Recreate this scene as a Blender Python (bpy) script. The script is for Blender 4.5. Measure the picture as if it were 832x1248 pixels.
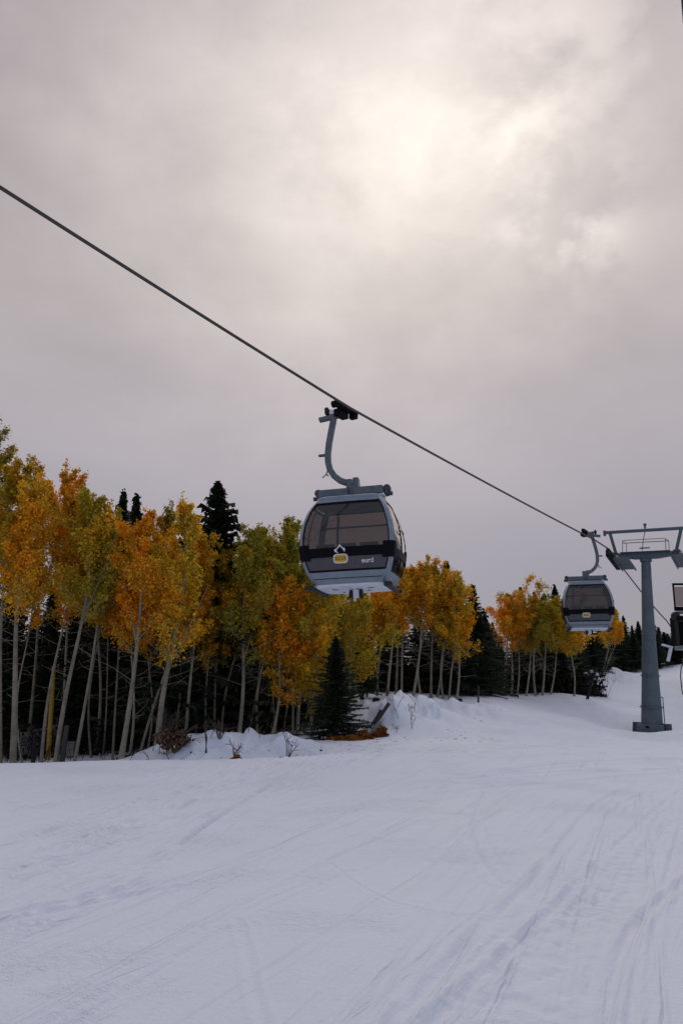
import bpy, bmesh, math, random
import numpy as np
from mathutils import Vector, Matrix

for o in list(bpy.data.objects): bpy.data.objects.remove(o)
sc = bpy.context.scene
R = math.radians
# ------------------------------------------------------------------ camera
PITCH, F, CX, CY, CAMZ = R(12.4), 970.0, 416.0, 624.0, 1.7
cam_d = bpy.data.cameras.new('camera'); cam = bpy.data.objects.new('camera', cam_d)
sc.collection.objects.link(cam); sc.camera = cam
cam.location = (0, 0, CAMZ); cam.rotation_euler = (math.pi/2 + PITCH, 0, 0)
cam_d.sensor_fit = 'VERTICAL'; cam_d.sensor_height = 36; cam_d.lens = F/1248*36
cam_d.clip_start = 0.1; cam_d.clip_end = 3000
sc.render.resolution_x = 682; sc.render.resolution_y = 1024
sc.render.engine = 'CYCLES'
cp, sp = math.cos(PITCH), math.sin(PITCH)
def ray(px, py):
    u, v = (px-CX)/F, (CY-py)/F
    return np.array([u, cp - v*sp, sp + v*cp])
def at(px, py, Y):
    d = ray(px, py); d = d*(Y/d[1])
    return np.array([d[0], d[1], d[2]+CAMZ])
def unit(v): v = np.array(v, float); return v/np.linalg.norm(v)

# ------------------------------------------------------------------ world: bright overcast with the sun behind thin cloud
SUNDIR = unit(ray(500, 180))
SUN_EL = math.asin(SUNDIR[2]); SUN_AZ = math.atan2(SUNDIR[0], SUNDIR[1])
w = bpy.data.worlds.new('World'); sc.world = w; w.use_nodes = True
nt = w.node_tree; nt.nodes.clear()
def node(nt, t, **k):
    n = nt.nodes.new(t)
    for a, b in k.items(): setattr(n, a, b)
    return n
class NB:
    def __init__(s, nt): s.nt = nt
    def put(s, inp, v):
        if hasattr(v, 'is_linked') or isinstance(v, bpy.types.NodeSocket): s.nt.links.new(v, inp)
        else: inp.default_value = v
    def m(s, op, a, b=0.0, c=0.0, clamp=False):
        n = node(s.nt, 'ShaderNodeMath', operation=op); n.use_clamp = clamp
        s.put(n.inputs[0], a); s.put(n.inputs[1], b)
        s.put(n.inputs[2], c)
        return n.outputs[0]
    def vm(s, op, a, b=(0,0,0)):
        n = node(s.nt, 'ShaderNodeVectorMath', operation=op)
        s.put(n.inputs[0], a); s.put(n.inputs[1], b)
        return n.outputs['Value'] if op in ('DOT_PRODUCT','LENGTH') else n.outputs[0]
    def mix(s, f, a, b, mode='MIX'):
        n = node(s.nt, 'ShaderNodeMix', data_type='RGBA', blend_type=mode)
        s.put(n.inputs[0], f)
        for i, v in ((6, a), (7, b)):
            s.put(n.inputs[i], v if isinstance(v, bpy.types.NodeSocket) or len(v) == 4 else tuple(v)+(1,))
        return n.outputs[2]
    def noise(s, vec, scale, detail=3, rough=.5, dist=0.0):
        n = node(s.nt, 'ShaderNodeTexNoise'); s.put(n.inputs['Vector'], vec)
        n.inputs['Scale'].default_value = scale; n.inputs['Detail'].default_value = detail
        n.inputs['Roughness'].default_value = rough; n.inputs['Distortion'].default_value = dist
        return n.outputs['Fac']
    def ramp(s, f, stops, interp='LINEAR'):
        n = node(s.nt, 'ShaderNodeValToRGB'); s.put(n.inputs[0], f)
        n.color_ramp.interpolation = interp
        e = n.color_ramp.elements
        while len(e) < len(stops): e.new(.5)
        for q, (p, c) in zip(e, stops): q.position = p; q.color = tuple(c)+(1,) if len(c) == 3 else c
        return n.outputs[0]
    def sep(s, v):
        n = node(s.nt, 'ShaderNodeSeparateXYZ'); s.put(n.inputs[0], v); return n.outputs
    def comb(s, x, y, z):
        n = node(s.nt, 'ShaderNodeCombineXYZ')
        for i, v in enumerate((x, y, z)): s.put(n.inputs[i], v)
        return n.outputs[0]
    def mapr(s, v, a, b, c=0., d=1.):
        n = node(s.nt, 'ShaderNodeMapRange'); n.interpolation_type = 'SMOOTHSTEP'
        s.put(n.inputs[0], v)
        for i, q in enumerate((a, b, c, d)): n.inputs[i+1].default_value = q
        return n.outputs[0]
b = NB(nt)
tc = node(nt, 'ShaderNodeTexCoord'); D = b.vm('NORMALIZE', tc.outputs['Generated'])
dx, dy, dz = b.sep(D)[0:3]
den = b.m('ADD', b.m('MAXIMUM', dz, 0.0), 0.32)
plane = b.comb(b.m('DIVIDE', dx, den), b.m('DIVIDE', dy, den), 0.0)
n1 = b.noise(b.vm('ADD', b.vm('MULTIPLY', D, (1, 1, 1.5)), (1.3, .2, .4)), 3.0, 6, .52, .12)
n2 = b.noise(b.vm('ADD', b.vm('MULTIPLY', D, (1, 1, 1.35)), (3.1, 7.7, 1.0)), 7.5, 6, .56, .15)
base = b.ramp(b.m('MAXIMUM', dz, 0.0), [(0.0, (.285,.270,.325)), (.12, (.315,.292,.345)), (.27, (.405,.365,.400)),
              (.45, (.490,.436,.432)), (.75, (.440,.385,.400)), (1.0, (.38,.40,.50))])
def blob(px, py, wdt, amp, nz=None):
    d = unit(ray(px, py))
    dot = b.vm('DOT_PRODUCT', D, tuple(d))
    g = b.m('EXPONENT', b.m('DIVIDE', b.m('SUBTRACT', dot, 1.0), wdt))
    g = b.m('MULTIPLY', g, amp)
    if nz is not None: g = b.m('MULTIPLY', g, nz)
    return g
nm1 = b.mapr(n1, .32, .66, .35, 1.45)
nm2 = b.mapr(n2, .42, .62, .0, 1.6)
g = blob(480, 175, .017, .33, b.mapr(n2, .3, .68, .72, 1.22))
g = b.m('ADD', g, blob(505, 185, .0045, .10))
g = b.m('ADD', g, blob(440, 190, .055, .13, nm1))
g = b.m('ADD', g, blob(635, 135, .0012, .12, nm2))
g = b.m('ADD', g, blob(690, 275, .0018, .26, nm2))
g = b.m('ADD', g, blob(710, 20, .004, .10, nm2))
cl = b.m('MULTIPLY_ADD', b.m('SUBTRACT', n1, .5), .68, 1.03)
cl = b.m('ADD', cl, b.m('MULTIPLY', b.m('SUBTRACT', n2, .5), b.mapr(dz, .35, .75, .06, .32)))
# the cloud layer is quieter near the horizon
fade = b.mapr(dz, .08, .5)
cl = b.m('ADD', b.m('MULTIPLY', b.m('SUBTRACT', cl, 1.0), fade), 1.0)
base = b.mix(b.mapr(dy, .25, -.5), base, (.36, .41, .53))
cloudcol = b.mix(1.0, base, b.comb(cl, cl, cl), 'MULTIPLY')
gl = b.mix(1.0, (1.0, .92, .76, 1), b.comb(g, g, g), 'MULTIPLY')
clouds = b.mix(1.0, cloudcol, gl, 'ADD')
sky = node(nt, 'ShaderNodeTexSky', sky_type='NISHITA'); sky.sun_disc = False
sky.sun_elevation = SUN_EL; sky.sun_rotation = SUN_AZ
skyd = b.mix(1.0, sky.outputs[0], (.10,.10,.10,1), 'MULTIPLY')   # clear sky at strength 0.10 seen through the cloud
fin = b.mix(.94, skyd, clouds)
bg = node(nt, 'ShaderNodeBackground'); nt.links.new(fin, bg.inputs[0]); bg.inputs[1].default_value = 1.0
wo = node(nt, 'ShaderNodeOutputWorld'); nt.links.new(bg.outputs[0], wo.inputs[0])
sd = bpy.data.lights.new('sun', 'SUN'); sd.energy = 0.85; sd.angle = R(62); sd.color = (1, .94, .86)
so = bpy.data.objects.new('sun', sd); sc.collection.objects.link(so)
so.rotation_euler = Vector(SUNDIR).to_track_quat('Z', 'Y').to_euler()
vs = sc.view_settings; vs.view_transform = 'Standard'; vs.look = 'None'; vs.gamma = 1; vs.exposure = 0; vs.use_curve_mapping = False
sc.cycles.max_bounces = 6; sc.cycles.transparent_max_bounces = 12

# ------------------------------------------------------------------ helpers
C = sc.collection
def tag(o, label=None, cat=None, group=None, kind=None):
    if label: o['label'] = label
    if cat: o['category'] = cat
    if group: o['group'] = group
    if kind: o['kind'] = kind
    return o
def empty(name, loc, rot=(0,0,0)):
    o = bpy.data.objects.new(name, None); C.objects.link(o)
    o.location = tuple(float(q) for q in loc); o.rotation_euler = rot; o.empty_display_size = .3
    return o
def link(name, me, mat, parent=None, loc=(0,0,0), smooth=False):
    o = bpy.data.objects.new(name, me); C.objects.link(o)
    if mat is not None and not me.materials: me.materials.append(mat)
    if parent is not None: o.parent = parent
    o.location = tuple(float(q) for q in loc)
    if smooth: me.polygons.foreach_set('use_smooth', np.ones(len(me.polygons), bool))
    return o
def npmesh(name, V, Fq):
    """V (n,3) float, Fq (m,k) int -> mesh"""
    V = np.asarray(V, np.float32); Fq = np.asarray(Fq, np.int32)
    me = bpy.data.meshes.new(name); k = Fq.shape[1]
    me.vertices.add(len(V)); me.vertices.foreach_set('co', V.ravel())
    me.loops.add(Fq.size); me.loops.foreach_set('vertex_index', Fq.ravel())
    me.polygons.add(len(Fq)); me.polygons.foreach_set('loop_start', np.arange(0, Fq.size, k, dtype=np.int32))
    me.update(calc_edges=True)
    return me
class MB:
    def __init__(s): s.V = []; s.F = []
    def add(s, V, Fs):
        n = len(s.V); s.V += [tuple(map(float, v)) for v in V]; s.F += [tuple(i+n for i in f) for f in Fs]
    def box(s, c, size, rot=None, bev=0.0):
        c = Vector([float(q) for q in c]); hx, hy, hz = [q/2 for q in size]
        bm = bmesh.new()
        bmesh.ops.create_cube(bm, size=1.0)
        for v in bm.verts: v.co = Vector((v.co.x*size[0], v.co.y*size[1], v.co.z*size[2]))
        if bev > 0:
            bmesh.ops.bevel(bm, geom=bm.edges[:], offset=min(bev, min(size)*.45), segments=2, affect='EDGES', profile=.5)
        bm.verts.index_update()
        V = []
        for v in bm.verts:
            p = v.co.copy()
            if rot is not None: p = rot @ p
            V.append(p + c)
        s.add(V, [[v.index for v in f.verts] for f in bm.faces]); bm.free()
    def tube(s, pts, rad, n=8, caps=True, rect=None):
        pts = [Vector([float(q) for q in p]) for p in pts]
        rs = rad if isinstance(rad, (list, tuple, np.ndarray)) else [rad]*len(pts)
        t0 = (pts[1]-pts[0]).normalized()
        ref = Vector((0, 1, 0)) if abs(t0.y) < .9 else Vector((1, 0, 0))
        V = []
        for i, p in enumerate(pts):
            t = (pts[min(i+1, len(pts)-1)]-pts[max(i-1, 0)]).normalized()
            a = t.cross(ref).normalized(); bb = t.cross(a).normalized()
            ref = -(t.cross(a)) if False else ref
            if rect:
                hw, hd = rect
                for (p1, p2) in ((-1,-.6),(-.6,-1),(.6,-1),(1,-.6),(1,.6),(.6,1),(-.6,1),(-1,.6)):
                    V.append(p + a*(hw*p1) + bb*(hd*p2))
            else:
                for k in range(n):
                    an = 2*math.pi*k/n
                    V.append(p + (a*math.cos(an)+bb*math.sin(an))*float(rs[i]))
        if rect: n = 8
        Fs = []
        for i in range(len(pts)-1):
            for k in range(n):
                Fs.append((i*n+k, i*n+(k+1) % n, (i+1)*n+(k+1) % n, (i+1)*n+k))
        if caps:
            Fs.append(tuple(range(n-1, -1, -1))); m = (len(pts)-1)*n; Fs.append(tuple(range(m, m+n)))
        s.add(V, Fs)
    def cyl(s, c, r, h, axis=(0,0,1), n=16, r2=None):
        a = Vector(axis).normalized()*(h/2); c = Vector([float(q) for q in c])
        s.tube([c-a, c+a], [r, r if r2 is None else r2], n)
    def prism(s, pts, d):
        """closed outline pts (list of 3-vectors) extruded by vector d"""
        n = len(pts); P = [Vector(p) for p in pts]; d = Vector(d)
        s.add(P + [p+d for p in P], [tuple(range(n-1,-1,-1)), tuple(range(n, 2*n))] + [(i, (i+1)%n, n+(i+1)%n, n+i) for i in range(n)])
    def build(s, name, mat, parent=None, loc=(0,0,0), smooth=False):
        me = bpy.data.meshes.new(name); me.from_pydata(s.V, [], s.F); me.update()
        bm = bmesh.new(); bm.from_mesh(me); bmesh.ops.recalc_face_normals(bm, faces=bm.faces[:]); bm.to_mesh(me); bm.free()
        o = link(name, me, mat, parent, loc)
        if smooth:
            me.polygons.foreach_set('use_smooth', np.ones(len(me.polygons), bool))
            try: me.set_sharp_from_angle(angle=R(38))
            except Exception: pass
        return o

# ------------------------------------------------------------------ materials
def newmat(name):
    m = bpy.data.materials.new(name); m.use_nodes = True
    m.node_tree.nodes.clear(); b = NB(m.node_tree)
    out = node(m.node_tree, 'ShaderNodeOutputMaterial')
    return m, b, out
def principled(b, out, col, rough=.5, metal=0., bump=None, bstr=.2, bdist=.01, spec=.5):
    p = node(b.nt, 'ShaderNodeBsdfPrincipled')
    b.put(p.inputs['Base Color'], col if isinstance(col, bpy.types.NodeSocket) else tuple(col)+(1,))
    b.put(p.inputs['Roughness'], rough); p.inputs['Metallic'].default_value = metal
    p.inputs['Specular IOR Level'].default_value = spec
    if bump is not None:
        bn = node(b.nt, 'ShaderNodeBump'); b.put(bn.inputs['Height'], bump)
        bn.inputs['Strength'].default_value = bstr; bn.inputs['Distance'].default_value = bdist
        b.nt.links.new(bn.outputs[0], p.inputs['Normal'])
    b.nt.links.new(p.outputs[0], out.inputs[0])
    return p
def metal_mat(name, col, rough=.45, metal=.3, var=.25, scale=6, spec=.5):
    m, b, out = newmat(name)
    t = node(b.nt, 'ShaderNodeTexCoord').outputs['Object']
    n = b.noise(t, scale, 5, .6); n2 = b.noise(b.vm('MULTIPLY', t, (3, 3, .5)), scale*1.7, 4, .6)
    c = b.mix(b.mapr(n, .3, .7), tuple(q*(1-var) for q in col), tuple(min(1, q*(1+var)) for q in col))
    c = b.mix(b.mapr(n2, .58, .72, 0, .35), c, tuple(q*.45 for q in col))
    principled(b, out, c, b.mapr(n, .2, .8, rough*.8, min(1, rough*1.25)), metal, n2, .08, .005, spec)
    return m
M = {}
M['silver'] = metal_mat('silver_paint', (.20, .24, .285), .38, .35, .10, 5)
M['pale'] = metal_mat('pale_underside', (.62, .65, .72), .5, .1, .10, 4)
M['steel'] = metal_mat('galvanised_steel', (.105, .125, .142), .5, .3, .2, 7)
M['tower'] = metal_mat('tower_paint', (.088, .116, .138), .6, .15, .18, 2.2)
M['darksteel'] = metal_mat('dark_steel', (.06, .068, .08), .5, .4, .25, 9)
M['black'] = metal_mat('black_trim', (.005, .005, .008), .55, 0, .3, 9, .08)
M['matteblack'] = metal_mat('matte_black', (.006, .006, .007), .85, 0, .3, 9, .06)
M['rubber'] = metal_mat('black_rubber', (.014, .014, .014), .75, 0, .3, 12)
M['seat'] = metal_mat('seat_fabric', (.022, .020, .022), .85, 0, .3, 20)
M['lining'] = metal_mat('ceiling_lining', (.11, .10, .10), .8, 0, .1, 8)
M['tint'] = metal_mat('smoked_panel', (.060, .056, .066), .22, 0, .12, 3)
M['yellow'] = metal_mat('yellow_sticker', (.62, .40, .02), .45, 0, .12, 14)
M['white'] = metal_mat('white_sticker', (.72, .70, .74), .5, 0, .1, 14)
M['brown_ink'] = metal_mat('brown_print', (.20, .10, .01), .5, 0, .2, 14)
M['rope'] = metal_mat('haul_rope_steel', (.060, .050, .048), .6, .2, .3, 30)
M['orange'] = metal_mat('rusty_orange', (.35, .16, .06), .6, 0, .35, 8)
M['navy'] = metal_mat('navy_cloth', (.016, .018, .05), .8, 0, .2, 3)
M['ygpole'] = metal_mat('yellow_pole_paint', (.34, .19, .015), .55, 0, .2, 5)
def glass_mat(tint=(.63, .575, .55, 1)):
    m, b, out = newmat('smoked_glass')
    tr = node(b.nt, 'ShaderNodeBsdfTransparent'); tr.inputs[0].default_value = tint
    gl = node(b.nt, 'ShaderNodeBsdfGlossy'); gl.inputs['Roughness'].default_value = .04; gl.inputs[0].default_value = (.8,.8,.8,1)
    df = node(b.nt, 'ShaderNodeBsdfDiffuse'); df.inputs[0].default_value = (.08,.075,.075,1)
    lw = node(b.nt, 'ShaderNodeLayerWeight'); lw.inputs[0].default_value = .5
    fres = b.m('MULTIPLY_ADD', b.m('POWER', lw.outputs['Facing'], 4.0), .40, .05)
    a = node(b.nt, 'ShaderNodeMixShader'); a.inputs[0].default_value = .08
    b.nt.links.new(tr.outputs[0], a.inputs[1]); b.nt.links.new(df.outputs[0], a.inputs[2])
    c = node(b.nt, 'ShaderNodeMixShader'); b.nt.links.new(fres, c.inputs[0])
    b.nt.links.new(a.outputs[0], c.inputs[1]); b.nt.links.new(gl.outputs[0], c.inputs[2])
    b.nt.links.new(c.outputs[0], out.inputs[0]); return m
M['glass'] = glass_mat(); M['glass_dark'] = glass_mat((.56, .51, .48, 1))
def snow_mat():
    m, b, out = newmat('snow')
    t = node(b.nt, 'ShaderNodeTexCoord').outputs['Object']
    big = b.noise(t, .12, 4, .5); mid = b.noise(t, 1.3, 5, .6)
    fine = b.noise(t, 22, 5, .65)
    # drag marks: noise stretched along the direction skiers run
    def lines(ang, across, along, lo, hi, seed):
        rt = node(b.nt, 'ShaderNodeVectorRotate', rotation_type='Z_AXIS'); b.put(rt.inputs['Vector'], t); rt.inputs['Angle'].default_value = R(ang)
        v = b.vm('ADD', b.vm('MULTIPLY', rt.outputs[0], (across, along, 0)), (seed, seed*2.3, 0))
        return b.noise(v, 1.0, 3, .6, .15)
    A = lines(25, 11.0, .16, 0, 0, 3.3); B = lines(29, 17.0, .22, 0, 0, 9.1); Cc = lines(20, 6.0, .12, 0, 0, 5.7)
    patch = b.mapr(b.noise(t, .45, 3, .5), .42, .58)
    gA = b.m('MULTIPLY', b.mapr(A, .57, .70, 0, -.8), 1.0); gB = b.m('MULTIPLY', b.mapr(B, .56, .66, 0, -.45), patch); gC = b.mapr(Cc, .58, .70, 0, -1.1)
    chop = b.m('MULTIPLY', b.m('SUBTRACT', b.noise(t, 9, 4, .7), .5), b.mapr(b.noise(b.vm('ADD', t, (5, 9, 0)), .6, 3, .5), .5, .62))
    h = b.m('ADD', b.m('MULTIPLY', fine, .35), b.m('MULTIPLY', b.m('ADD', A, B), .35))
    h = b.m('ADD', h, b.m('MULTIPLY', b.m('ADD', b.m('ADD', gA, gB), gC), .38))
    h = b.m('ADD', h, b.m('ADD', b.m('MULTIPLY', chop, 1.6), b.m('MULTIPLY', mid, .6)))
    col = b.mix(b.mapr(big, .3, .7), (.70, .725, .81), (.76, .78, .845))
    col = b.mix(b.mapr(mid, .60, .75, 0, .35), col, (.72, .74, .81))
    # bits of needles and grit close to the trees
    g = b.noise(t, 60, 2, .5); x, y, z = b.sep(t)[0:3]
    near = b.mapr(y, 19., 27.)
    f = b.m('MULTIPLY', b.mapr(g, .70, .76, 0, .7), b.m('MULTIPLY', near, b.mapr(b.noise(t, .5, 3), .48, .62)))
    col = b.mix(f, col, (.10, .075, .05))
    principled(b, out, col, .72, 0, h, .62, .05, .25)
    return m
M['snow'] = snow_mat()
def leaf_mat():
    m, b, out = newmat('aspen_leaves')
    oi = node(b.nt, 'ShaderNodeObjectInfo'); t = node(b.nt, 'ShaderNodeTexCoord').outputs['Object']
    geo = node(b.nt, 'ShaderNodeNewGeometry')
    at_ = node(b.nt, 'ShaderNodeAttribute'); at_.attribute_name = 'shade'
    n = b.noise(t, .75, 3, .6)
    c = oi.outputs['Color']
    hot = b.mix(1.0, c, (1.10, .93, .8, 1), 'MULTIPLY'); cool = b.mix(1.0, c, (.86, .98, 1.1, 1), 'MULTIPLY')
    col = b.mix(b.mapr(n, .40, .60), cool, hot)
    rnd = geo.outputs['Random Per Island']
    v = b.m('MULTIPLY_ADD', rnd, .75, .62)
    col = b.mix(1.0, col, b.comb(v, v, v), 'MULTIPLY')
    df = node(b.nt, 'ShaderNodeBsdfDiffuse'); b.put(df.inputs[0], col)
    tl = node(b.nt, 'ShaderNodeBsdfTranslucent'); b.put(tl.inputs[0], b.mix(1.0, col, (1.15, 1.0, .8, 1), 'MULTIPLY'))
    mx = node(b.nt, 'ShaderNodeMixShader'); mx.inputs[0].default_value = .42
    b.nt.links.new(df.outputs[0], mx.inputs[1]); b.nt.links.new(tl.outputs[0], mx.inputs[2]); b.nt.links.new(mx.outputs[0], out.inputs[0])
    return m
M['leaf'] = leaf_mat()
def needle_mat():
    m, b, out = newmat('spruce_needles')
    t = node(b.nt, 'ShaderNodeTexCoord').outputs['Object']; geo = node(b.nt, 'ShaderNodeNewGeometry')
    oi = node(b.nt, 'ShaderNodeObjectInfo')
    n = b.noise(t, 2.0, 3, .6)
    col = b.mix(b.mapr(n, .35, .65), (.018, .027, .017), (.042, .052, .028))
    v = b.m('MULTIPLY_ADD', geo.outputs['Random Per Island'], .8, .6)
    v = b.m('MULTIPLY', v, b.m('MULTIPLY_ADD', oi.outputs['Random'], .5, .75))
    col = b.mix(1.0, col, b.comb(v, v, v), 'MULTIPLY')
    principled(b, out, col, .9, spec=.15); return m
M['needle'] = needle_mat()
def bark_mat(name, col, dark, sc_=1.0):
    m, b, out = newmat(name)
    t = node(b.nt, 'ShaderNodeTexCoord').outputs['Object']; oi = node(b.nt, 'ShaderNodeObjectInfo')
    n = b.noise(t, 2.2, 4, .6)
    sc2 = b.noise(b.vm('MULTIPLY', t, (5, 5, 16)), 1.3, 4, .6)   # short horizontal scars
    k = b.mix(b.mapr(n, .3, .7), tuple(q*.72 for q in col), tuple(min(1, q*1.15) for q in col))
    k = b.mix(b.mapr(sc2, .60, .68, 0, .9), k, dark)
    x, y, z = b.sep(t)[0:3]
    v = b.m('MULTIPLY_ADD', oi.outputs['Random'], .5, .75)
    k = b.mix(1.0, k, b.comb(v, v, v), 'MULTIPLY')
    principled(b, out, k, .85, 0, sc2, .5, .02, .2); return m
M['aspen_bark'] = bark_mat('aspen_bark', (.27, .238, .178), (.045, .038, .028))
M['spruce_bark'] = bark_mat('spruce_bark', (.060, .048, .040), (.02, .016, .014))
M['dead'] = bark_mat('dead_wood', (.075, .062, .055), (.02, .018, .016))
M['palewood'] = bark_mat('weathered_pale_wood', (.30, .28, .27), (.08, .07, .06))
M['board'] = bark_mat('weathered_boards', (.20, .195, .175), (.05, .048, .042))
M['twig'] = bark_mat('brown_twig', (.12, .075, .05), (.04, .025, .02))
def simple(name, c1, c2, sc_=6, rough=.9):
    m, b, out = newmat(name); t = node(b.nt, 'ShaderNodeTexCoord').outputs['Object']
    principled(b, out, b.mix(b.mapr(b.noise(t, sc_, 4, .6), .35, .65), c1, c2), rough, spec=.2); return m
M['rustleaf'] = simple('rust_orange_leaves', (.30, .10, .015), (.16, .055, .012), 9)
M['brush'] = simple('dark_brush', (.028, .022, .016), (.012, .011, .009), 3)
M['drygrass'] = simple('dry_grass', (.34, .24, .15), (.24, .15, .09), 9)
M['soil'] = simple('dark_stump', (.03, .027, .025), (.015, .013, .012), 9)

# ------------------------------------------------------------------ ground: one snow sheet out to the horizon
ctl = []
def cpx(px, py, Y): ctl.append(tuple(at(px, py, Y)))
def cw(x, y, z): ctl.append((x, y, z))
for x in (-14, -7, 0, 6, 12):
    for y in (-8, 0, 6, 11): cw(x, y, 0.0)
[cw(x, 17.2, .012) for x in (-12,-9,-6,-3,0,3)]; [cw(x, 13, 0) for x in (-9,-3,3,9)]; cw(-9, 15, 0.0); cw(-4, 15, .0); cw(2, 15, -.02); cw(8, 15, -.03); cw(12, 17, -.10)
for px, py, Y in ((-60,932,18.5),(0,930,18.7),(90,928,19),(180,926,19.2),(300,925,19.6),(390,921,20),(450,912,21.5)): cpx(px, py, Y)
for px in (-60, 30, 120, 200, 300, 380): p = at(px, 900, 21.8); cw(p[0], p[1], -.62 if px < 190 else -.35)
for px in (-60, 20, 90, 160): p = at(px, 900, 26.5); cw(p[0], p[1], -.78)
cpx(215, 897, 26); cpx(270, 898, 26.5); cpx(340, 900, 27); cpx(385, 901, 27); cpx(240, 911, 24.2); cpx(330, 912, 24.4); cpx(410, 906, 25)
cpx(440, 896, 27.5); cpx(480, 888, 27.5); cpx(475, 864, 30); cpx(505, 866, 32); cpx(540, 872, 31); cpx(440, 868, 32)
cpx(440, 848, 38); cpx(490, 848, 38.5); cpx(545, 851, 38); cpx(600, 846, 42); cpx(575, 862, 33)
cpx(560, 884, 28); cpx(620, 872, 31); cpx(620, 854, 39); cpx(560, 905, 23); cpx(640, 905, 23); cpx(740, 903, 26)
cpx(690, 885, 32); cpx(690, 862, 43); cpx(650, 846, 48); cpx(700, 846, 46); cpx(740, 874, 42); cpx(795, 903, 31)
cpx(795, 896, 40); cpx(770, 897, 39); cpx(820, 895, 40); cpx(832, 896, 36); cpx(795, 868, 45); cpx(832, 862, 46); cpx(750, 858, 46); cpx(750, 822, 62); cpx(715, 832, 55); cpx(790, 815, 63); cpx(840, 808, 62); cpx(900, 800, 62)
cpx(900, 880, 33)
for x in (-40, -25, -10, 5): cw(x, 60, 1.2)
for x in (20, 45): cw(x, 85, 4.0)
cw(-60, 20, -.2); cw(50, 10, 0); cw(-50, -20, 0); cw(50, -20, 0); cw(45, 40, 1.0); cw(0, 95, 2.0); cw(-60, 80, 1.5); cw(60, 80, 4)
ctl = np.array(ctl)
def tps_fit(P, z, lam=.35):
    n = len(P); r2 = ((P[:,None]-P[None])**2).sum(-1); K = .5*r2*np.log(r2+1e-9)
    K[np.diag_indices(n)] += lam
    A = np.zeros((n+3, n+3)); A[:n,:n] = K; A[:n,n:] = np.c_[np.ones(n), P]; A[n:,:n] = A[:n,n:].T
    return np.linalg.solve(A, np.r_[z, 0, 0, 0])
WT = tps_fit(ctl[:,:2], ctl[:,2])
def Gz(x, y):
    x = np.atleast_1d(np.asarray(x, float)); y = np.atleast_1d(np.asarray(y, float))
    r = np.hypot(x, y-30); s = np.where(r > 75, 75/np.maximum(r, 1e-6), 1.0)
    xx = x*s; yy = 30+(y-30)*s
    z = WT[-3] + WT[-2]*xx + WT[-1]*yy
    for i, (cx_, cy_, _) in enumerate(ctl):
        r2 = (xx-cx_)**2+(yy-cy_)**2
        z += WT[i]*.5*r2*np.log(r2+1e-9)
    return np.clip(z, -1.5, 6)
rng = np.random.default_rng(7)
def vnoise(x, y, s, seed):
    r = np.random.default_rng(seed); N = 256; T = r.random((N, N))
    u, v = x/s, y/s; i, j = np.floor(u).astype(int), np.floor(v).astype(int); fu, fv = u-i, v-j
    fu = fu*fu*(3-2*fu); fv = fv*fv*(3-2*fv)
    a = T[i % N, j % N]; b_ = T[(i+1) % N, j % N]; c = T[i % N, (j+1) % N]; d = T[(i+1) % N, (j+1) % N]
    return (a*(1-fu)+b_*fu)*(1-fv)+(c*(1-fu)+d*fu)*fv - .5
MOUNDS = [(at(px, 880, Y_)[0], Y_, sg, hh) for px, Y_, sg, hh in ((462,28.2,.6,.22),(492,28.6,.8,.42),(515,29.6,.7,.30),(478,31.2,.8,.30),(548,28.4,.6,.22),
    (250,23.6,.7,.22),(300,24.2,.8,.25),(215,24.4,.6,.25),(360,24.4,.7,.16),(600,31.5,.8,.18),(540,33,.8,.22),(440,33,.9,.25),(730,55,1.6,.45),(750,58,1.4,.4))]
def rough_noise(X, Y):
    k = np.clip((Y-20)/4, 0, 1)*np.clip((52-Y)/6, 0, 1)
    m = np.zeros_like(np.asarray(X, float))
    for cx_, cy_, sg, hh in MOUNDS: m = m+hh*np.exp(-((X-cx_)**2+(Y-cy_)**2)/(2*sg*sg))
    return m*.85*(1+2.2*vnoise(X, Y, .55, 17)+1.2*vnoise(X, Y, .23, 18)) + k*(.20*vnoise(X, Y, 2.3, 3)+.10*vnoise(X, Y, .8, 4)+.035*vnoise(X, Y, .35, 8))
def G(x, y):
    x, y = np.array([float(x)]), np.array([float(y)])
    return float(Gz(x, y)[0]+rough_noise(x, y)[0])
def gpt(px, py):
    """pixel -> point on the flat foreground (z=0)"""
    d = ray(px, py); t = CAMZ/-d[2]; return d[0]*t, d[1]*t
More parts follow.
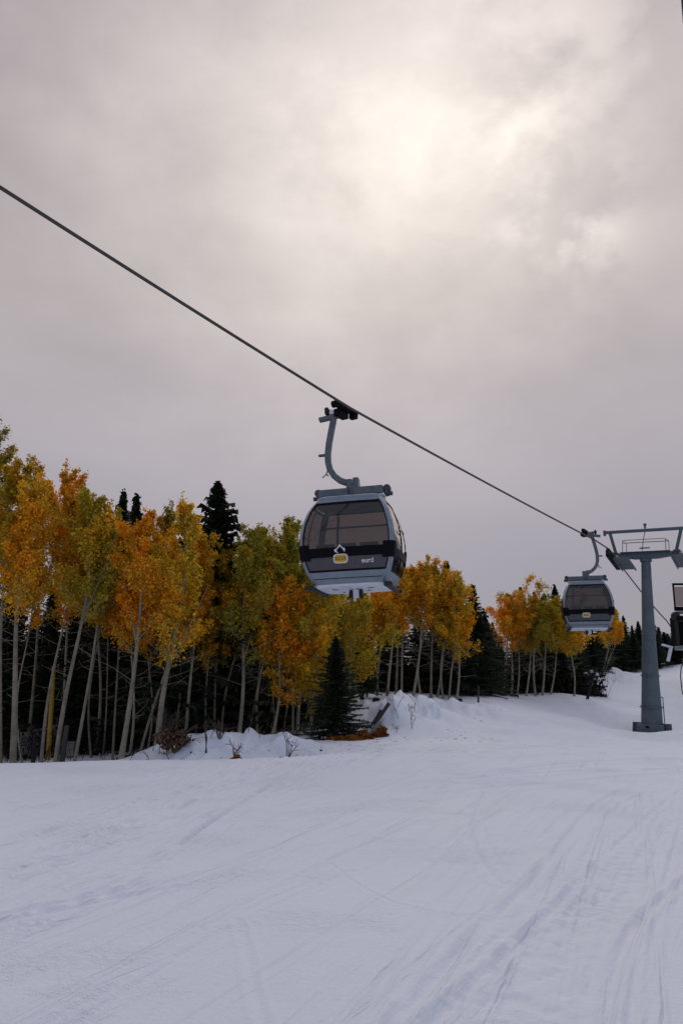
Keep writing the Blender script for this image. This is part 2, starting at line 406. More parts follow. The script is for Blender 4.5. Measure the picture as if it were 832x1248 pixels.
def build_ground():
    th = np.concatenate([np.linspace(-180, -48, 60, endpoint=False), np.linspace(-48, -29, 110, endpoint=False),
                         np.linspace(-29, 29, 950, endpoint=False), np.linspace(29, 48, 110, endpoint=False), np.linspace(48, 180, 60, endpoint=False)])
    th = np.radians(th)
    rr = [1.2]
    while rr[-1] < 75: rr.append(rr[-1]*(1.0032 if 3.6 < rr[-1] < 24 else 1.012))
    while rr[-1] < 900: rr.append(rr[-1]*1.12)
    rr = np.array(rr); TH, RR = np.meshgrid(th, rr)
    X = RR*np.sin(TH); Y = RR*np.cos(TH)
    Z = Gz(X.ravel(), Y.ravel()).reshape(X.shape)
    # uneven snow
    damp = np.clip((RR-1)/3, 0, 1)*np.clip((80-RR)/20, 0, 1)
    Z += damp*(.020*vnoise(X, Y, 4.3, 1)+.014*vnoise(X, Y, 1.1, 2))
    Z += rough_noise(X, Y)
    # foreground wear
    f = (Y < 34)&(np.abs(TH) < R(32))&(Y > 2)
    x, y = X[f], Y[f]; dz = np.zeros_like(x)
    dz += .006*vnoise(x, y, .25, 5)
    m1 = np.clip(vnoise(x, y, 2.2, 11)*3-.1, 0, 1)          # chopped patches
    dz += .35*m1*(.016*vnoise(x, y, .16, 6)+.010*vnoise(x, y, .09, 12))
    def track(pts, wd=.05, dep=.02, soft=.0, x=x, y=y):
        P = [gpt(*p) if p[1] > 905 else gpt(p[0], 905) for p in pts]
        # Catmull-Rom through the points
        Q = [P[0]]+P+[P[-1]]; out = []
        for i in range(1, len(Q)-2):
            p0, p1, p2, p3 = [np.array(q) for q in Q[i-1:i+3]]
            for t in np.linspace(0, 1, 14, endpoint=False):
                out.append(.5*((2*p1)+(-p0+p2)*t+(2*p0-5*p1+4*p2-p3)*t*t+(-p0+3*p1-3*p2+p3)*t**3))
        out.append(np.array(P[-1])); out = np.array(out)
        res = np.full(len(x), 9.0)
        for a, c in zip(out[:-1], out[1:]):
            lo = np.minimum(a, c)-wd*5; hi = np.maximum(a, c)+wd*5
            idx = np.nonzero((x > lo[0])&(x < hi[0])&(y > lo[1])&(y < hi[1]))[0]
            if not len(idx): continue
            d = c-a; L = (d@d)+1e-9
            t = np.clip(((x[idx]-a[0])*d[0]+(y[idx]-a[1])*d[1])/L, 0, 1)
            dist = np.hypot(x[idx]-a[0]-t*d[0], y[idx]-a[1]-t*d[1])
            res[idx] = np.minimum(res[idx], dist)
        k = res/wd
        return -dep*np.exp(-k**2*1.2)+dep*.8*np.exp(-((k-1.9)/.75)**2)
    T = [([(440,1300),(560,1160),(660,1060),(722,985),(760,960)], .06, .030),
         ([(470,1300),(600,1180),(700,1075),(745,990),(790,962)], .06, .020),
         ([(580,1248),(520,1248),(650,1130),(740,1040),(800,985),(832,960)][1:], .05, .018),
         ([(735,1300),(740,1220),(760,1150),(800,1100),(850,1060)], .05, .026),
         ([(340,1300),(310,1210),(302,1160),(290,1120)], .04, .009),
         ([(585,965),(570,1000),(580,1040),(610,1075)], .07, .020),
         ([(600,962),(586,1000),(596,1035),(620,1070)], .06, .014),
         ([(-20,1118),(120,1092),(260,1060),(350,1025),(440,985),(560,962),(700,950),(832,940)], .07, .026),
         ([(-20,1128),(140,1096),(300,1060),(400,1020),(470,985),(600,966),(740,952)], .05, .016),
         ([(30,1262),(160,1190),(250,1130),(330,1085),(420,1040),(520,1000)], .05, .020),
         ([(60,1270),(200,1180),(300,1120),(430,1060)], .045, .014),
         ([(400,1050),(450,1085),(520,1110),(620,1120)], .03, .009),
         ([(700,1300),(690,1220),(700,1140),(760,1060),(820,1000)], .06, .012)]
    r2 = random.Random(5)
    for k in range(40):      # fan of ski lines on the left, nearly level in the picture
        y0 = 945+k*5.2+r2.uniform(-4, 4); rise = .16+.0021*(y0-950)+r2.uniform(-.02, .03)
        x1 = r2.uniform(330, 620); x0 = r2.uniform(-60, 90)
        pts = [(x0+(x1-x0)*q, y0-(x1-x0)*q*rise*(.75+.5*q)+r2.uniform(-1, 1)) for q in (0, .33, .66, 1)]
        if pts[-1][1] < 925: pts = [(p[0], max(p[1], 925+i_*0.6)) for i_, p in enumerate(pts)]
        T.append((pts, r2.choice((.035, .045, .06)), r2.uniform(.012, .028)))
    for k in range(16):      # lines running up the right side
        xb = r2.uniform(330, 860); xt = 560+ (xb-330)*.55+r2.uniform(-30, 40)
        pts = [(xb, 1290), (xb+(xt-xb)*.35+r2.uniform(-8, 8), 1160), (xb+(xt-xb)*.7+12, 1050), (xt+20, 975)]
        T.append((pts, r2.choice((.035, .05)), r2.uniform(.006, .014)))
    for k in range(10):
        y0 = r2.uniform(915, 960); xs = r2.uniform(380, 560)
        T.append(([(xs, y0+14), (xs+120, y0+2), (xs+300, max(y0-8, 908)), (xs+420, max(y0-10, 907))], .09, .022))
    for p_, wd_, dp_ in T:
        # the sampled mesh cannot show grooves narrower than its cells
        dz += track(p_, wd_*.8, dp_*.62)
    # a broad scuffed band curling down the right side
    def band(pts, wdt, amp, seed):
        P = [gpt(*q) for q in pts]; res = np.full(len(x), 99.)
        for a, c in zip(P[:-1], P[1:]):
            a, c = np.array(a), np.array(c); d = c-a; t = np.clip(((x-a[0])*d[0]+(y-a[1])*d[1])/(d@d), 0, 1)
            res = np.minimum(res, np.hypot(x-a[0]-t*d[0], y-a[1]-t*d[1]))
        m = np.clip(1.4-res/wdt, 0, 1)
        return m*amp*(vnoise(x, y, .14, seed)+.8*vnoise(x, y, .07, seed+1)) - m*.006
    dz += band([(560,1300),(640,1150),(720,1080),(790,1010),(800,985),(770,962)], .45, .014, 21)
    dz += band([(620,1300),(690,1140),(760,1060)], .25, .014, 31)
    dz += band([(60,1180),(180,1145),(290,1110)], .35, .005, 41)
    dz += band([(420,985),(520,960),(640,945)], .5, .014, 51)
    dz += band([(280,956),(400,957)], .3, .016, 61)
    Z[f] += dz*np.clip((33-y)/5, 0, 1)
    nr, na = X.shape
    V = np.stack([X.ravel(), Y.ravel(), Z.ravel()], 1)
    i = np.arange(nr-1)[:,None]*na; j = np.arange(na)[None]; j2 = (j+1) % na
    Fq = np.stack([i+j, i+na+j, i+na+j2, i+j2], -1).reshape(-1, 4)[:, ::-1]
    cidx = len(V); V = np.vstack([V, [[0, 0, G(0, 0)]]])
    me = npmesh('snow_ground', V, Fq)
    # close the small disc under the camera
    bm = bmesh.new(); bm.from_mesh(me); bm.verts.ensure_lookup_table()
    for q in range(na): bm.faces.new((bm.verts[cidx], bm.verts[(q+1) % na], bm.verts[q]))
    bm.to_mesh(me); bm.free(); me.update()
    me.polygons.foreach_set('use_smooth', np.ones(len(me.polygons), bool))
    o = link('ground', me, M['snow']); tag(o, kind='structure')
    # normals must look up
    if me.polygons[100].normal.z < 0: me.flip_normals()
    return o
build_ground()

# ------------------------------------------------------------------ haul rope
HEAD = unit([11.2, 17.5, 0])                      # plan direction of the line
G1 = at(426, 497, 19.0); G2 = at(724, 658, 36.3)
P0 = at(0, 228, 11.3)
SH0 = at(741, 669, 38.6); SH1 = at(753, 685, 40.6)
E2 = at(812, 757, 50); E3 = at(870, 835, 62)
ext = P0 + (P0-G1)/np.linalg.norm(P0-G1)*22
rb = MB()
def sagline(a, c, n, s):
    return [a+(c-a)*t-np.array([0,0,s*4*t*(1-t)]) for t in np.linspace(0, 1, n)]
pts = [ext]+sagline(P0, G1, 8, 0.02)+sagline(G1, G2, 16, .05)[1:]+[SH0, (SH0+SH1)/2+np.array([0,0,.06]), SH1]+sagline(SH1, E2, 8, .12)[1:]+sagline(E2, E3, 6, .1)[1:]
rb.tube(pts, .034, 8)
tag(rb.build('haul_rope', M['rope'], smooth=True), 'thick dark steel haul rope crossing the sky from upper left down to the lift tower', 'cable')

# ------------------------------------------------------------------ gondola cabins
H = 2.12; RC = .13
ZX = ([0,.12,.30,.55,.85,1.15,1.45,1.75,1.95,2.12], [.84,.92,1.01,1.09,1.13,1.125,1.08,.99,.90,.78])
ZY = ([0,.12,.30,.55,.85,1.15,1.45,1.75,1.95,2.12], [.74,.80,.87,.94,.98,.97,.91,.78,.66,.54])
def surf(p, z, off=0.0):
    p = p % 4; k = int(p); s = p-k
    hx = float(np.interp(z, *ZX)); hy = float(np.interp(z, *ZY))
    a, c = (hx, hy) if k % 2 == 0 else (hy, hx)     # half extent along the face / out of the face
    if s <= .8:
        t = s/.8*2-1; u, v = t*(a-RC), c+.035*(1-t*t)+off; 
    else:
        an = (s-.8)/.2*math.pi/2
        u = (a-RC)+(RC+off)*math.sin(an); v = (c-RC)+(RC+off)*math.cos(an)
    # face 0 looks to -y
    x, y = u, -v
    for _ in range(k): x, y = -y, x
    return (x, y, z)
def patch(mb, p0, p1, z0, z1, off=0.0, th=.03, n=None, m=None):
    n = n or max(3, int(abs(p1-p0)*36)+1); m = m or max(2, int((z1-z0)/.1)+1)
    ps = np.linspace(p0, p1, n); zs = np.linspace(z0, z1, m)
    V = [surf(p, z, off) for z in zs for p in ps]+[surf(p, z, off-th) for z in zs for p in ps]
    N = n*m; Fs = []
    for i in range(m-1):
        for j in range(n-1):
            q = i*n+j; Fs.append((q, q+1, q+n+1, q+n)); Fs.append((N+q, N+q+n, N+q+n+1, N+q+1))
    for j in range(n-1):
        Fs.append((j, N+j, N+j+1, j+1)); q = (m-1)*n+j; Fs.append((q, q+1, N+q+1, N+q))
    for i in range(m-1):
        q = i*n; Fs.append((q, q+n, N+q+n, N+q)); q = i*n+n-1; Fs.append((q, N+q, N+q+n, q+n))
    mb.add(V, Fs)
def text_on_face(s, size, xc, zc, mat, name, parent, face=0, squash=1.0):
    cu = bpy.data.curves.new('lettering', 'FONT'); cu.body = s; cu.size = size; cu.align_x = 'CENTER'; cu.extrude = .002; cu.offset = size*.012
    to = bpy.data.objects.new('lettering', cu); C.objects.link(to)
    dg = bpy.context.evaluated_depsgraph_get(); me = bpy.data.meshes.new_from_object(to.evaluated_get(dg))
    bpy.data.objects.remove(to)
    for v in me.vertices:
        x = xc+v.co.x*squash; z = zc+v.co.y; hy = float(np.interp(z, *ZY)); hx = float(np.interp(z, *ZX))
        t = max(-1, min(1, x/(hx-RC))); v.co = (x, -(hy+.035*(1-t*t)+.008+v.co.z), z)
    me.materials.clear()
    return link(name, me, mat, parent)
def flat_on_face(pts, mat, name, parent, off=.006, th=.004):
    """closed outline given in (x,z), laid on the front face"""
    def mp(x, z, o):
        hy = float(np.interp(z, *ZY)); hx = float(np.interp(z, *ZX)); t = max(-1, min(1, x/(hx-RC)))
        return (x, -(hy+.035*(1-t*t)+o), z)
    mb = MB(); n = len(pts)
    mb.add([mp(x, z, off) for x, z in pts]+[mp(x, z, off-th) for x, z in pts],
           [tuple(range(n)), tuple(range(2*n-1, n-1, -1))]+[(i, n+i, n+(i+1) % n, (i+1) % n) for i in range(n)])
    return mb.build(name, mat, parent)
def rrect(xc, zc, w_, h_, r, n=5):
    out = []
    for sx, sz, a0 in ((1,1,0),(-1,1,90),(-1,-1,180),(1,-1,270)):
        for k in range(n):
            a = R(a0+90*k/(n-1)); out.append((xc+sx*(w_/2-r)+r*math.cos(a), zc+sz*(h_/2-r)+r*math.sin(a)))
    return out
def make_cabin(loc, yaw, roll, sgn, rope_slope, label, simple_logo=False):
    root = empty('gondola_cabin', loc, (0, roll, yaw))
    tag(root, label, 'gondola', 'gondola cabins hanging from the haul rope')
    for k in range(4):
        mb = MB(); patch(mb, k+.825, k+.975, .30, 2.01, .0, .04, 7); patch(mb, k+.775, k+1.025, .02, .30, .0, .06, 11); patch(mb, k+.775, k+1.025, 2.01, 2.10, .0, .06, 11)
        mb.build('corner_post', M['silver'], root, smooth=True)
    mb = MB()    # roof
    V, Fs = [], []; n = 48; rings = [(2.06,1.0),(2.12,1.0),(2.15,.97),(2.18,.90),(2.20,.6),(2.205,.0)]
    for zz, s_ in rings:
        for q in range(n):
            x, y, _ = surf(4*q/n, 2.10); V.append((x*s_, y*s_, zz))
    for i in range(len(rings)-1):
        for q in range(n): Fs.append((i*n+q, i*n+(q+1)%n, (i+1)*n+(q+1)%n, (i+1)*n+q))
    mb.add(V, Fs); mb.add([(v[0]*.97, v[1]*.97, 2.05) for v in V[:n]], [tuple(range(n-1, -1, -1))])
    rf = mb.build('roof', M['silver'], root, smooth=True)
    mb = MB(); V = []
    for zz, s_ in ((2.02,.94),(2.055,.96)):
        for q in range(n): x, y, _ = surf(4*q/n, zz); V.append((x*s_, y*s_, zz))
    mb.add(V, [tuple(range(n-1,-1,-1)), tuple(range(n,2*n))]+[(q,(q+1)%n,n+(q+1)%n,n+q) for q in range(n)])
    mb.build('ceiling_lining', M['lining'], root)
    for k in (0, 2):   # end faces: window, black band, smoked panel, skirt
        mb = MB(); patch(mb, k-.03, k+.83, .84, 1.97, -.022, .012); wn = mb.build('end_window', (M['glass_dark'] if simple_logo else M['glass']), root, smooth=True)
        mb = MB()
        patch(mb, k-.02, k+.82, 1.965, 2.00, .004, .04); patch(mb, k-.026, k+.0, .84, 1.965, .004, .04); patch(mb, k+.80, k+.826, .84, 1.965, .004, .04)
        mb.build('gasket', M['black'], wn)
        mb = MB(); patch(mb, k+.02, k+.78, 2.0, 2.09, .0, .05); mb.build('header_strip', M['silver'], root)
        mb = MB(); patch(mb, k+.01, k+.79, .62, .84, .010, .05); mb.build('black_band', M['black'], root)
        mb = MB(); patch(mb, k+.0, k+.80, .335, .62, -.006, .03); mb.build('smoked_panel', M['tint'], root)
        mb = MB(); patch(mb, k-.02, k+.82, .295, .335, .006, .05); patch(mb, k-.026, k+.0, .335, .62, .006, .05); patch(mb, k+.80, k+.826, .335, .62, .006, .05)
        patch(mb, k-.0, k+.80, .138, .152, .010, .05)
        mb.build('trim_strip', M['black'], root)
        mb = MB(); patch(mb, k+.01, k+.79, .145, .29, .008, .05); patch(mb, k+.02, k+.78, .02, .145, -.006, .05)
        mb.build('skirt_panel', M['silver'], root)
    for k in (1, 3):   # door faces
        for a, c in ((-.022, .395), (.405, .822)):
            mb = MB(); patch(mb, k+a, k+c, .30, 1.97, -.012, .012); dw = mb.build('door_window', (M['glass_dark'] if simple_logo else M['glass']), root, smooth=True)
            mb = MB()
            patch(mb, k+a, k+a+.011, .27, 1.95, .002, .02); patch(mb, k+c-.011, k+c, .27, 1.95, .002, .02)
            patch(mb, k+a+.022, k+c-.022, .25, .30, .002, .04); patch(mb, k+a+.022, k+c-.022, 1.93, 1.975, .002, .04)
            mb.build('door_frame', M['black'], dw)
        mb = MB(); patch(mb, k+.04, k+.76, .03, .25, .0, .05); mb.build('door_sill', M['silver'], root)
        mb = MB(); patch(mb, k+.03, k+.77, .62, .80, .012, .03); mb.build('door_band', M['black'], root)
        mb = MB(); patch(mb, k+.06, k+.74, 2.0, 2.08, .0, .05); mb.build('door_rail', M['silver'], root)
        x, y, z = surf(k+.40, 1.25, .02); s_ = 1 if x > 0 else -1
        mb = MB(); mb.tube([(x, y-.28, 1.28), (x+s_*.03, y-.1, 1.27), (x+s_*.03, y+.1, 1.27), (x, y+.28, 1.28)], .018, 6)
        mb.build('ski_holder', M['darksteel'], root)
    for k in range(4):  # rubber wraps on the corners at band height
        mb = MB(); patch(mb, k+.75, k+1.05, .56, .93, .020, .05, 11, 6)
        mb.build('corner_pad', M['black'], root, smooth=True)
    mb = MB(); V = []   # floor pan and pale underside
    for zz, s_ in ((-.03,.93),(.0,.985),(.06,.99)):
        for q in range(n): x, y, _ = surf(4*q/n, .02); V.append((x*s_, y*s_, zz))
    mb.add(V, [tuple(range(n-1,-1,-1)), tuple(range(2*n,3*n))]+[(i*n+q,i*n+(q+1)%n,(i+1)*n+(q+1)%n,(i+1)*n+q) for i in (0,1) for q in range(n)])
    mb.build('floor', M['pale'], root)
    for (x, y, l_, a) in ((-.45,-.2,.14,20),(.42,-.25,.16,-15),(-.1,.1,.2,60),(.05,-.1,.2,-50),(.3,.2,.1,0),(-.35,.35,.12,90)):
        mb = MB(); mb.box((x, y, -.036), (l_, .025, .012), Matrix.Rotation(R(a), 3, 'Z')); mb.build('underside_bracket', M['black'], root)
    for s_ in (-1, 1):
        mb = MB(); mb.box((s_*.90, -.06, -.045), (.13, 1.62, .085), bev=.03)
        mb.box((s_*.93, -.80, -.04), (.20, .16, .11), bev=.04); mb.box((s_*.93, .72, -.04), (.18, .14, .10), bev=.04)
        mb.build('side_bumper', M['rubber'], root)
    mb = MB(); mb.box((.03, -.05, -.13), (.14, .14, .20), bev=.02); mb.box((-.02, 0.0, -.26), (.05,.05,.10))
    mb.build('guide_block', M['pale'], root)
    mb = MB(); mb.box((-.10, -.02, -.14), (.10, .10, .16), bev=.02); mb.tube([(-.13,-.02,-.16),(-.2,-.02,-.24)], .02, 6); mb.build('guide_shoe', M['rubber'], root)
    mb = MB(); mb.box((.145, -.02, -.15), (.07, .14, .22), bev=.02); mb.build('guide_shoe', M['rubber'], root)
    # interior
    for s_ in (-1, 1):
        st = MB(); st.box((0, s_*.62, .47), (1.55, .42, .09), bev=.03); st.box((0, s_*.66, .22), (1.3, .08, .42)); so_ = st.build('seat', M['seat'], root)
        bk = MB()
        for x in (-.52, 0, .52): bk.box((x, s_*.80, .70), (.44, .09, .52), bev=.06)
        bk.build('backrest', M['seat'], so_)
    mb = MB(); mb.tube([(-.92, .50, 1.60), (.95, .50, 1.60)], .026, 8); mb.tube([(.80,.50,1.60),(.80,.50,1.95)], .03, 6); mb.box((.88, .5, 1.60), (.14, .08, .10), bev=.02); mb.box((-.86, .5, 1.58), (.12, .06, .09), bev=.02)
    mb.build('handrail', M['black'], root)
    mb = MB(); mb.tube([(-.62,.86,.9),(-.60,.84,1.5),(-.54,.74,1.94)], .032, 6); mb.tube([(-1.0,.8,1.13),(1.0,.8,1.13)], .012, 6)
    mb.build('window_post', M['black'], root)
    # roof carriage
    mb = MB(); mb.box((-.44, -.1, 2.33), (.74, .30, .21), bev=.025); mb.box((.42, -.1, 2.34), (.74, .30, .21), bev=.025)
    cb = mb.build('roof_beam', M['steel'], root)
    for s_ in (-1, 1):
        mb = MB(); mb.cyl((s_*.86, 0, 2.40), .095, .12, (0, 1, 0), 12); mb.box((s_*.84, 0, 2.31), (.10, .34, .16), bev=.03); mb.cyl((s_*.92, .0, 2.27), .055, .14, (1,0,0), 8)
        mb.build('end_damper', M['darksteel'], root)
        mb = MB(); mb.box((s_*.74, -.05, 2.225), (.14, .34, .06), bev=.01); mb.build('mount_pad', M['white'], root)
    mb = MB(); mb.box((.02, 0, 2.42), (.30, .30, .40), bev=.02); mb.box((.10, 0, 2.66), (.14, .24, .12), bev=.02); mb.box((-.06, 0, 2.64), (.14, .26, .1), bev=.02)
    mb.cyl((.03, 0, 2.60), .05, .34, (0,1,0), 10); mb.build('suspension_bracket', M['steel'], root)
    path = [(.02,2.60),(-.14,2.62),(-.30,2.69),(-.45,2.82),(-.555,2.99),(-.60,3.2),(-.60,3.42),(-.565,3.68),(-.51,3.95),(-.45,4.22),(-.43,4.34)]
    pp = []
    for i in range(len(path)-1):
        for t in (0, .5): pp.append((sgn*(path[i][0]*(1-t)+path[i+1][0]*t), 0, path[i][1]*(1-t)+path[i+1][1]*t))
    pp.append((sgn*path[-1][0], 0, path[-1][1]))
    hg = MB(); hg.tube(pp, .07, rect=(.076, .07)); ho = hg.build('hanger_arm', M['steel'], root, smooth=True)
    mb = MB(); mb.box((sgn*-.74, 0, 3.38), (.20, .07, .06), bev=.01); mb.build('hanger_peg', M['orange' if False else 'darksteel'], ho)
    mb = MB(); mb.tube([(sgn*-.60,0,3.02),(sgn*-.66,0,2.88),(sgn*-.76,0,2.80)], .015, 6); mb.tube([(sgn*-.66,0,2.9),(sgn*-.60,0,2.83)], .015, 6); mb.build('release_hook', M['darksteel'], ho)
    # grip: cross arm, rollers, jaw
    gx = sgn*-.14
    mb = MB(); mb.box((sgn*-.50, 0, 4.36), (.62, .16, .11), Matrix.Rotation(R(-8*sgn), 3, 'Y'), bev=.02); mb.build('grip_arm', M['steel'], root)
    gp = empty_part = None
    mb = MB(); mb.box((sgn*-.36, .02, 4.47), (.34, .24, .13), Matrix.Rotation(R(10*sgn), 3, 'Y'), bev=.04); mb.build('grip_housing', M['white' if sgn > 0 else 'steel'], root)
    mb = MB(); mb.box((sgn*-.60, 0, 4.50), (.09, .22, .15), bev=.03); mb.cyl((sgn*-.58, 0, 4.54), .06, .26, (0,1,0), 10); mb.build('guide_roller', M['rubber'], root)
    mb = MB()
    iv = Matrix.Rotation(-yaw, 3, 'Z') @ Vector(rope_slope).normalized()   # rope direction in cabin axes
    q = iv.to_track_quat('Y', 'Z').to_matrix(); c0 = Vector((gx, 0, 4.50))
    def J(v): return c0 + q @ Vector(v)
    mb.box(J((-.0, 0, .07)), (.16, .80, .12), q, bev=.03); mb.box(J((-.10, -.02, -.07)), (.20, .42, .20), q, bev=.03)
    for s_ in (-.46, .46): mb.cyl(J((0, s_, .04)), .09, .10, q @ Vector((1,0,0)), 12)
    mb.box(J((.0, .40, -.02)), (.20, .16, .18), q, bev=.03); mb.box(J((.0, -.42, .06)), (.14, .16, .14), q, bev=.03)
    mb.build('grip_jaw', M['black'], root)
    # emblem and lettering on the face towards the lower slope
    flat_on_face(rrect(-.12, .575, .34, .21, .07), M['white'], 'sticker_border', root, .018, .020)
    yb = flat_on_face(rrect(-.12, .577, .285, .165, .045), M['yellow'], 'yellow_sticker', root, .022, .004)
    text_on_face('XOX', .125, -.12, .535, M['brown_ink'], 'sticker_print', yb)
    bpy.context.view_layer.update()
    for v in bpy.data.objects[yb.children[0].name].data.vertices: v.co.y -= .018
    if not simple_logo:
        pk = MB()
        def fp(x, z): hy = float(np.interp(z, *ZY)); z -= .135; hy = float(np.interp(z, *ZY)); return (x, -(hy+.035+.016), z)
        FZ = -.135
        pk.tube([fp(-.235,.86), fp(-.21,.925), fp(-.17,.96), fp(-.13,1.005), fp(-.125,1.01), fp(-.08,.96), fp(-.03,.925), fp(-.02,.87)], .015, 6)
        pk.tube([fp(-.225,.90), fp(-.19,.855), fp(-.18,.83)], .012, 6)
        for p_ in (fp(-.232,.905), fp(-.127,1.005), fp(-.03,.92)): pk.cyl(p_, .028, .012, (0,1,0), 10)
        pk.build('peak_emblem', M['white'], root)
        tx = text_on_face('eurd', .15, .50, .46, M['white'], 'lettering', root)
    return root
cab1 = at(433.0, 717, 19.0); cab1y = R(12)
rope12 = G2-G1
c1 = make_cabin((cab1[0], 19.0, cab1[2]), R(-13), R(-1.5), 1, rope12,
    'large near grey gondola cabin with smoked windows and white and yellow emblem')
cab2 = at(717, 767, 36.3)
c2 = make_cabin((cab2[0], 36.3, cab2[2]), R(-14), 0, -1, SH0-G2,
    'smaller distant grey gondola cabin hanging just left of the lift tower', True); c2.scale = (.97, .97, .985)

# ------------------------------------------------------------------ lift tower
TY = 40.0
tb = at(794.5, 894, TY)
TB = np.array([tb[0], TY, G(tb[0], TY)+.12])
YAW = -math.atan2(HEAD[0], HEAD[1])
tower = empty('lift_tower', TB, (0, R(2.4), YAW))
tag(tower, 'tall tapering blue grey steel lift tower with crossarm standing in the snow', 'lift tower')
def ngon_col(mb, zs, rs, n=12):
    mb.tube([(0, 0, z) for z in zs], rs, n)
S = TY/970*1.045     # metres per pixel at the tower, roughly
mb = MB(); ngon_col(mb, [.35, 1.2, 2.6, 5.0, 8.45], [.51, .48, .41, .315, .225], 16); col = mb.build('column', M['tower'], tower, smooth=True)
mb = MB()
for z, r in ((1.25,.535),(2.75,.447)): ngon_col(mb, [z-.03, z+.03], [r+.02, r+.018], 16)
mb.build('weld_band', M['tower'], col)
lad = MB()
for s_ in (-.16, .16): lad.tube([(s_, .66, .9), (s_, .34, 8.2)], .014, 5)
for k in range(24): z = 1.0+k*.29; y = .66-(z-.9)/7.3*.32; lad.tube([(-.16,y,z),(.16,y,z)], .01, 5)
lad.build('ladder', M['steel'], tower)
mb = MB(); mb.box((0, 0, .20), (1.22, 1.12, .50), bev=.06); mb.box((0, -.15, .03), (1.2, 1.2, .16), bev=.03)
base = mb.build('base_flange', M['tower'], tower)
for s_ in (-1, 1):
    mb = MB(); mb.cyl((s_*.70, -.05, .20), .24, .60, (0, 0, 1), 14, .20); mb.cyl((s_*.70, -.05, -.05), .26, .12, (0,0,1), 14)
    mb.build('anchor_housing', M['darksteel'], tower, smooth=True)
mb = MB(); mb.box((-.10, -.60, .32), (.16, .06, .09), bev=.01); mb.build('junction_box', M['black'], tower)
# crossarm
mb = MB()
mb.prism([(-1.62,-.14,8.70),(-.55,-.14,8.54),(.55,-.14,8.54),(1.62,-.14,8.70),(1.62,-.14,8.86),(-1.62,-.14,8.86)], (0,.32,0))
mb.cyl((0,0,8.45), .29, .12, n=16)
ca = mb.build('crossarm', M['tower'], tower)
UB = 10.0
mb = MB(); mb.box((.45, 0, UB), (4.9, .15, .15), bev=.02); mb.box((-2.0, 0, UB-.03), (.10, .24, .28), bev=.02)
gb = mb.build('lifting_beam', M['tower'], tower)
for s_ in (-1, 1):
    mb = MB(); mb.tube([(s_*1.72, 0, UB-.08), (s_*1.44, 0, 8.8)], .08, rect=(.075, .06)); mb.build('strut', M['tower'], tower)
mb = MB()
for y in (-.42, .42):
    mb.tube([(-1.02,y,8.86),(-1.02,y,9.42),(-.96,y,9.47),(.98,y,9.47),(1.05,y,9.42),(1.05,y,8.86)], .017, 6)
mb.tube([(-1.02,-.42,9.32),(1.05,-.42,9.32)], .014, 6)
mb.tube([(-1.02,-.42,9.45),(-1.02,.42,9.45)], .02, 6); mb.tube([(1.05,-.42,9.45),(1.05,.42,9.45)], .02, 6)
mb.build('guard_rail', M['steel'], tower)
mb = MB(); mb.box((0, 0, 8.88), (2.4, .60, .03)); mb.build('deck', M['tower'], tower)
mb = MB(); mb.tube([(.02,0,UB+.1),(.02,0,UB+.28)], .05, 8); mb.cyl((.02,0,UB+.30), .08, .09, n=10); mb.tube([(.03,-.1,UB-.1),(-.06,-.12,9.5),(-.14,-.1,8.95)], .02, 6); mb.box((-.02,-.1,9.08), (.50,.05,.06))
mb.build('mast_light', M['darksteel'], tower)
bpy.context.view_layer.update()
def sheaves(side):
    root_rot = tower.matrix_world.inverted()
    if side < 0: a, c = Vector(SH0), Vector(SH1)
    else:
        sh = tower.matrix_world.to_3x3() @ Vector((3.75, 0, 0)); a, c = Vector(SH0)+sh, Vector(SH1)+sh
    la, lc = root_rot @ a, root_rot @ c
    d = (lc-la).normalized(); la = la-d*.25; lc = lc+d*.25
    q = d.to_track_quat('Y', 'Z').to_matrix()
    rt = MB(); L = (lc-la).length; mid = (la+lc)/2
    rt.box(mid+q @ Vector((side*.02, 0, -.30)), (.20, L*.9, .20), q, bev=.02)
    for s_ in (-.3, .3): rt.box(mid+q @ Vector((0, s_*L, -.22)), (.12, L*.34, .10), q, bev=.02)
    rt.box(mid+q @ Vector((-side*.22, 0, -.28)), (.5, .22, .2), q, bev=.02)
    tr = rt.build('sheave_beam', M['black'], tower)
    for k in range(8):
        p = la+(lc-la)*((k+.5)/8)+q @ Vector((0, 0, -.17)); wv = MB()
        wv.cyl(p, .17, .16, q @ Vector((1,0,0)), 16); wv.cyl(p, .06, .24, q @ Vector((1,0,0)), 10)
        wv.build('sheave_wheel', M['rubber'], tr)
    cg = MB(); gd = MB()
    pc = mid+q @ Vector((-side*.55, 0, -.42))
    for k in range(9): cg.box(pc+q @ Vector((0, (k/8-.5)*2.0, 0)), (.62, .16, .035), q)
    for s_ in (-.32, .32): cg.box(pc+q @ Vector((s_, 0, -.05)), (.05, 2.2, .10), q)
    cg.build('catwalk', M['steel'], tower)
    if side > 0:
        lo = MB(); lo.box(mid+q @ Vector((.14, 0, -.05)), (.08, L*.8, .34), q, bev=.03); lo.build('liner', M['orange'], tr)
    hb = MB(); hb.tube([mid+q @ Vector((-side*.3,0,-.25)), Vector((side*1.5, 0, 8.8))], .09, rect=(.09,.09)); hb.box(Vector((side*1.50,0,8.76)), (.34,.5,.32), bev=.04)
    hb.build('sheave_mount', M['darksteel'], tower)
sheaves(-1); sheaves(1)

